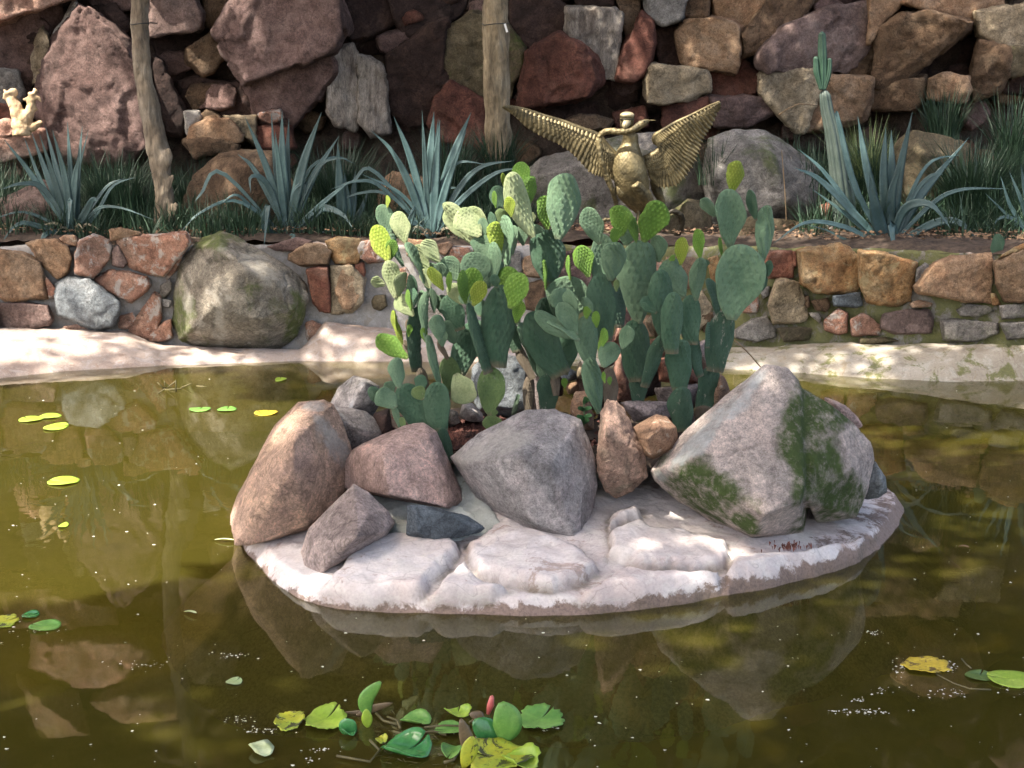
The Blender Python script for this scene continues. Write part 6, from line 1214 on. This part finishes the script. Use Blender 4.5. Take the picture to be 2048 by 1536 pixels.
def upleaf(pts, w, mt, roll=0):
    q = fr('L', pts); b0 = G(*q[0], .0); wp = [b0]+[P(a, b_, b0.y+roll*.02*i) for i, (a, b_) in enumerate(q[1:])]
    n = 12; c = spline([tuple(p) for p in wp], n); V = []; wm_ = w*.3906*b0.y/FPX
    for i in range(n):
        s = i/(n-1); t_ = (Vector(c[min(i+1, n-1)])-Vector(c[max(0, i-1)])).normalized(); sd = t_.cross(Vector((0, -1, .2))).normalized(); h = wm_*.5*math.sin(math.pi*min(1, max(.03, s*.95+.03)))**.65
        for k in range(7):
            x = k/3-1; V.append(Vector(c[i])+sd*h*x+Vector((0, 1, 0))*(-.14*h*(1-x*x)+.16*h*x))
    me = mesh(V, [(i*7+k, i*7+k+1, (i+1)*7+k+1, (i+1)*7+k) for i in range(n-1) for k in range(6)])
    bm = bmesh.new(); bm.from_mesh(me); bmesh.ops.solidify(bm, geom=bm.faces[:], thickness=.0008); bmesh.ops.recalc_face_normals(bm, faces=bm.faces); bm.to_mesh(me); bm.free(); return put('leaf', me, LM[mt], cl_)
upleaf([(860, 470), (850, 380), (925, 290)], 85, 'green'); upleaf([(860, 525), (855, 480), (850, 430)], 60, 'lime'); upleaf([(735, 560), (760, 520), (790, 490)], 110, 'dark'); upleaf([(1530, 590), (1470, 540), (1400, 490)], 130, 'dark'); upleaf([(1560, 600), (1575, 500), (1540, 395)], 165, 'green')
upleaf([(1380, 660), (1370, 600), (1335, 480)], 80, 'brown'); upleaf([(1350, 732), (1380, 640), (1395, 570)], 95, 'spot'); upleaf([(1400, 500), (1430, 470), (1380, 455)], 60, 'brown'); upleaf([(800, 465), (880, 430), (985, 400)], 45, 'brown'); upleaf([(710, 455), (820, 450), (900, 430)], 34, 'brown')
q = fr('L', [(1475, 455), (1488, 410), (1495, 368)]); b0 = G(*q[0], .05).y
bd = put('bud', tube([P(a, b_, b0) for a, b_ in q]+[P(q[2][0]+1, q[2][1]-3, b0)], [.005, .010, .006, .001], 10), LM['bud'], cl_)
M_stem = plain('lily_stem', (.10, .085, .035), .6, .3, 20, .2)
for pts in [[(900, 450), (940, 490), (1010, 510)], [(990, 545), (1070, 565), (1110, 590)], [(1410, 575), (1470, 590), (1520, 610)], [(1330, 640), (1300, 690), (1250, 705)], [(1380, 500), (1410, 480), (1450, 470)], [(1150, 525), (1250, 515), (1380, 520)], [(1060, 560), (1200, 545), (1260, 560)], [(960, 470), (1010, 490), (1025, 530)], [(870, 590), (920, 640), (870, 700), (700, 670)]]:
    put('stem', tube([G(*q, .008) for q in fr('L', pts)], [.0035]*len(pts), 6), M_stem, cl_)
rv, rf = [], []
for k in range(140):        # fine hair roots
    q = fr('L', [(rnd.uniform(900, 1300), rnd.uniform(420, 720))])[0]; p = G(*q, .005); d = Vector((rnd.uniform(-.03, .03), rnd.uniform(-.03, .01), rnd.uniform(0, .006))); b0 = len(rv); rv += [p, p+Vector((.0015, 0, .0015)), p+d]; rf.append((b0, b0+1, b0+2))
tag(put('fine_roots', mesh(rv, rf), M_stem, cl_, smooth=False), kind='stuff')
for pts, lb in [([(1145, 1070), (1250, 1125), (1350, 1160), (1480, 1165)], 'thin brown lily stem trailing from the yellow pad at the right'), ([(1300, 975), (1330, 1010), (1360, 1035)], 'short lily stem under the sunken pad at the right')]:
    tag(put('trailing_stalk', tube([G(*q, .001) for q in fr('N', pts)], [.0025]*len(pts), 6), M_stem), lb, 'stalk')
M_pf = plain('pale_floating_leaf', (.42, .50, .24), .5, .25, 30, .2, c2=(.50, .56, .34))
for f, a, b_, w, lb in [('L', (345, 668), (283, 600), 58, 'pale green fallen leaf with a pointed tip near the bottom left'), ('Q', (1240, 482), (1325, 492), 14, 'tiny narrow pale leaf in the dark water left of the island'), ('M', (1268, 884), (1388, 886), 10, 'thin pale leaf stalk touching the water at the foot of the orange wedge boulder'), ('N', (1280, 285), (1345, 290), 14, 'small brown leaf in the right water')]:
    q = fr(f, [a, b_]); p0, p1 = G(*q[0], .006), G(*q[1], .012); tag(put('fallen_leaf', strip([p0, p0.lerp(p1, .5)+Vector((0, 0, .004)), p1], w*FR[f][2]*p0.y/FPX*2.0, 10, taper='strap', nrm=Vector((0, 0, 1))), M_litter if 'brown' in lb else M_pf), lb, 'leaf')
tw = empty('floating_twigs', G(*fr('D', [(975, 1050)])[0], 0), 'tangle of yellowish twigs poking out of the water by the far left bank', 'twigs')
for a, b_ in [((925, 1075), (965, 1045)), ((965, 1050), (920, 1008)), ((965, 1050), (962, 1000)), ((965, 1050), (1030, 1000)), ((1030, 1065), (1028, 995)), ((965, 1052), (1060, 1045)), ((1060, 1040), (1120, 1015)), ((1150, 1030), (1215, 1035))]:
    q = fr('D', [a, b_]); b0 = G(*q[0], 0); put('twig', tube([b0, P(*q[1], b0.y-.02)], [.005, .003], 5), M_stem, tw)
# drifting specks: petals, dust and bubbles
M_sp = plain('pale_specks', (.62, .60, .50), .6, .2, 30, 0); sv, sf = [], []; g = random.Random(77)
def speck(u, v, s):
    p = G(u, v, .002); b0 = len(sv); a = g.uniform(0, 3.14); 
    for k in range(6):
        q = a+k*1.047; r = s*g.uniform(.5, 1.2); sv.append((p.x+math.cos(q)*r, p.y+math.sin(q)*r*.8, .002+g.uniform(0, .002)))
    sf.append(tuple(range(b0, b0+6)))
for k in range(430):
    u = g.uniform(-40, 2090); v = 745+(g.random()**1.1)*800
    if 470 < u < 1790 and v < 1235 and v > 700: continue
    d = G(u, v).y; speck(u, v, g.choice([.0022, .0026, .003, .004, .007])*(.55+d/12))
for (cu, cv, n, sx, sy) in [(1725, 1424, 60, 60, 5), (1720, 1400, 14, 20, 3), (1760, 1380, 14, 30, 6), (1900, 1385, 30, 40, 10), (460, 1310, 26, 40, 6), (480, 1440, 24, 30, 8), (640, 1500, 16, 30, 5), (625, 1520, 10, 12, 4), (520, 1462, 26, 34, 5), (2040, 1375, 30, 50, 16), (1800, 1335, 26, 14, 12), (1900, 1335, 26, 14, 10), (300, 1330, 20, 60, 6), (1100, 1452, 30, 30, 8), (1740, 1266, 20, 24, 4), (70, 1262, 20, 50, 6)]:
    for k in range(n): speck(g.gauss(cu, sx*.6), g.gauss(cv, sy*.6), g.choice([.0018, .0025, .004]))
tag(put('floating_specks', mesh(sv, sf), M_sp, smooth=False), 'tiny pale petals and dust drifting on the pond', 'debris', kind='stuff')
M_rl = plain('red_leaf_crumbs', (.14, .05, .035), .9, .5, 30, 0); sv, sf = [], []
for k in range(70):
    q = fr('K', [(g.gauss(1400, 45), g.gauss(1160, 12))])[0]; p = G(q[0], q[1], .10); b0 = len(sv); s = g.uniform(.003, .008); a = g.uniform(0, 6); sv += [(p.x, p.y, .095), (p.x+s*math.cos(a), p.y+s*math.sin(a), .115), (p.x-s*math.sin(a), p.y+s*math.cos(a), .11)]; sf.append((b0, b0+1, b0+2))
tag(put('leaf_crumbs', mesh(sv, sf), M_rl, smooth=False), 'reddish leaf crumbs lying on the white cement below the mossy boulder', 'debris', kind='stuff')

# ================================================================== SHADE TREE on the near bank: crown gaps cut to aim the sun patches
sunny = [(G(120, 900), .95), (G(330, 860), .8), (G(80, 1080), .75), (G(420, 1040), .30), (G(430, 960), .5), (G(230, 790), .7), (G(520, 830), .3), (G(-150, 1000), .9),
         (P(150, 700, 8.8), .5), (P(450, 705, 8.8), .35), (P(700, 690, 8.8), .30), (P(60, 690, 8.8), .4), (P(1560, 720, 8.4), .35), (P(1700, 725, 8.3), .22), (P(1490, 740, 8.4), .18), (P(520, 530, 8.9), .09), (P(300, 520, 9.1), .10), (P(150, 560, 9.1), .10),
         (P(860, 500, 5.4), .24), (P(780, 500, 5.35), .20), (P(940, 440, 5.4), .20), (P(1030, 390, 5.4), .17), (P(800, 590, 5.3), .15), (P(880, 590, 5.3), .10), (P(1130, 380, 5.4), .10), (P(1480, 350, 5.45), .05), (P(930, 770, 5.1), .06), (P(1210, 430, 5.4), .05),
         (P(100, 20, 10.9), .30), (P(40, 220, 10.5), .22), (P(190, 70, 10.9), .15), (P(500, 30, 10.8), .14), (P(1130, 260, 9.4), .18), (P(1270, 260, 9.4), .20), (P(1370, 260, 9.4), .12), (P(1210, 60, 11), .1), (P(730, 770, 5.3), .09), (P(560, 850, 4.8), .12), (P(1000, 850, 5.0), .07), (P(1420, 860, 4.8), .08), (P(1560, 780, 4.8), .07), (P(1760, 260, 9.9), .10), (P(1790, 490, 9), .07),
         (P(140, -170, 10.8), .42), (P(60, -230, 10.8), .35), (P(-300, 0, 10.9), .5), (P(330, -260, 10.8), .12), (P(1312, 848, 4.8), .09), (P(1420, 520, 9.1), .1), (P(1640, 530, 8.6), .1), (P(1760, 540, 8.6), .08), (G(1460, 760), .2), (P(30, 560, 9.1), .1)]
sunny = [(Vector(a), b) for a, b in sunny]
ks = random.Random(4)
def keep(p):
    for c, r in sunny:
        d = p-c; k = d.dot(SUN)
        if (d-SUN*k).length < r*1.0 and (c.z < .05 or c.z > 1.4 or c.y < 6 or ks.random() < .72): return False
    return True
H0 = 7.6; cts = []; ts = random.Random(9)
for k in range(470):
    gx, gy = ts.uniform(-6.5, 6.5), ts.uniform(-1.5, 12.2); h = ts.uniform(6.6, 8.8); k_ = h/SUN.z
    cts.append(((gx+SUN.x*k_, gy+SUN.y*k_, h), ts.uniform(.35, .7)))
sh = empty('shade_tree', (-6.2, -1.2, .1), 'tall leafy tree on the near bank whose crown shades the pond, with gaps placed for sun patches, outside the photo', 'tree')
put('trunk', tube([(-6.2, -1.2, -.1), (-6.0, -.8, 2.5), (-5.4, .2, 4.8), (-4.4, 1.6, 6.4), (-3.4, 3.0, 7.4)], [.34, .28, .22, .16, .09], 14), M_bark1, sh)
nb = 0
while nb < 22:
    c = ts.choice(cts)[0]; q = spline([(-4.4+ts.uniform(-.6, .6), 1.6, 6.2), tuple(Vector((-4.0, 2.2, 6.4)).lerp(Vector(c), .5)+Vector((0, 0, .3))), tuple(c)], 10); nb += 1
    if all(keep(Vector(x)) for x in q): put('branch', tube(q, [.05-.0045*i for i in range(10)], 6), M_bark1, sh)
put('crown', leafcloud(cts, 76000, .125, ts, keep), M_foli, sh, smooth=False)

sh2 = empty('shade_tree', (4.6, -1.8, .1), 'unseen second leafy tree behind the viewer, added to darken the near water', 'tree')
put('trunk', tube([(4.6, -1.8, -.1), (4.4, -1.6, 2.5), (3.9, -1.1, 4.6), (3.0, -.5, 6.0)], [.30, .25, .19, .10], 14), M_bark1, sh2)
c2 = [((ts.uniform(-1.5, 6.5), ts.uniform(-4.0, 2.6), ts.uniform(4.6, 6.6)), ts.uniform(.4, .75)) for _ in range(120)]  # extra unseen crown added to keep sky light off the near water
put('crown', leafcloud(c2, 22000, .125, ts, keep), M_foli, sh2, smooth=False)
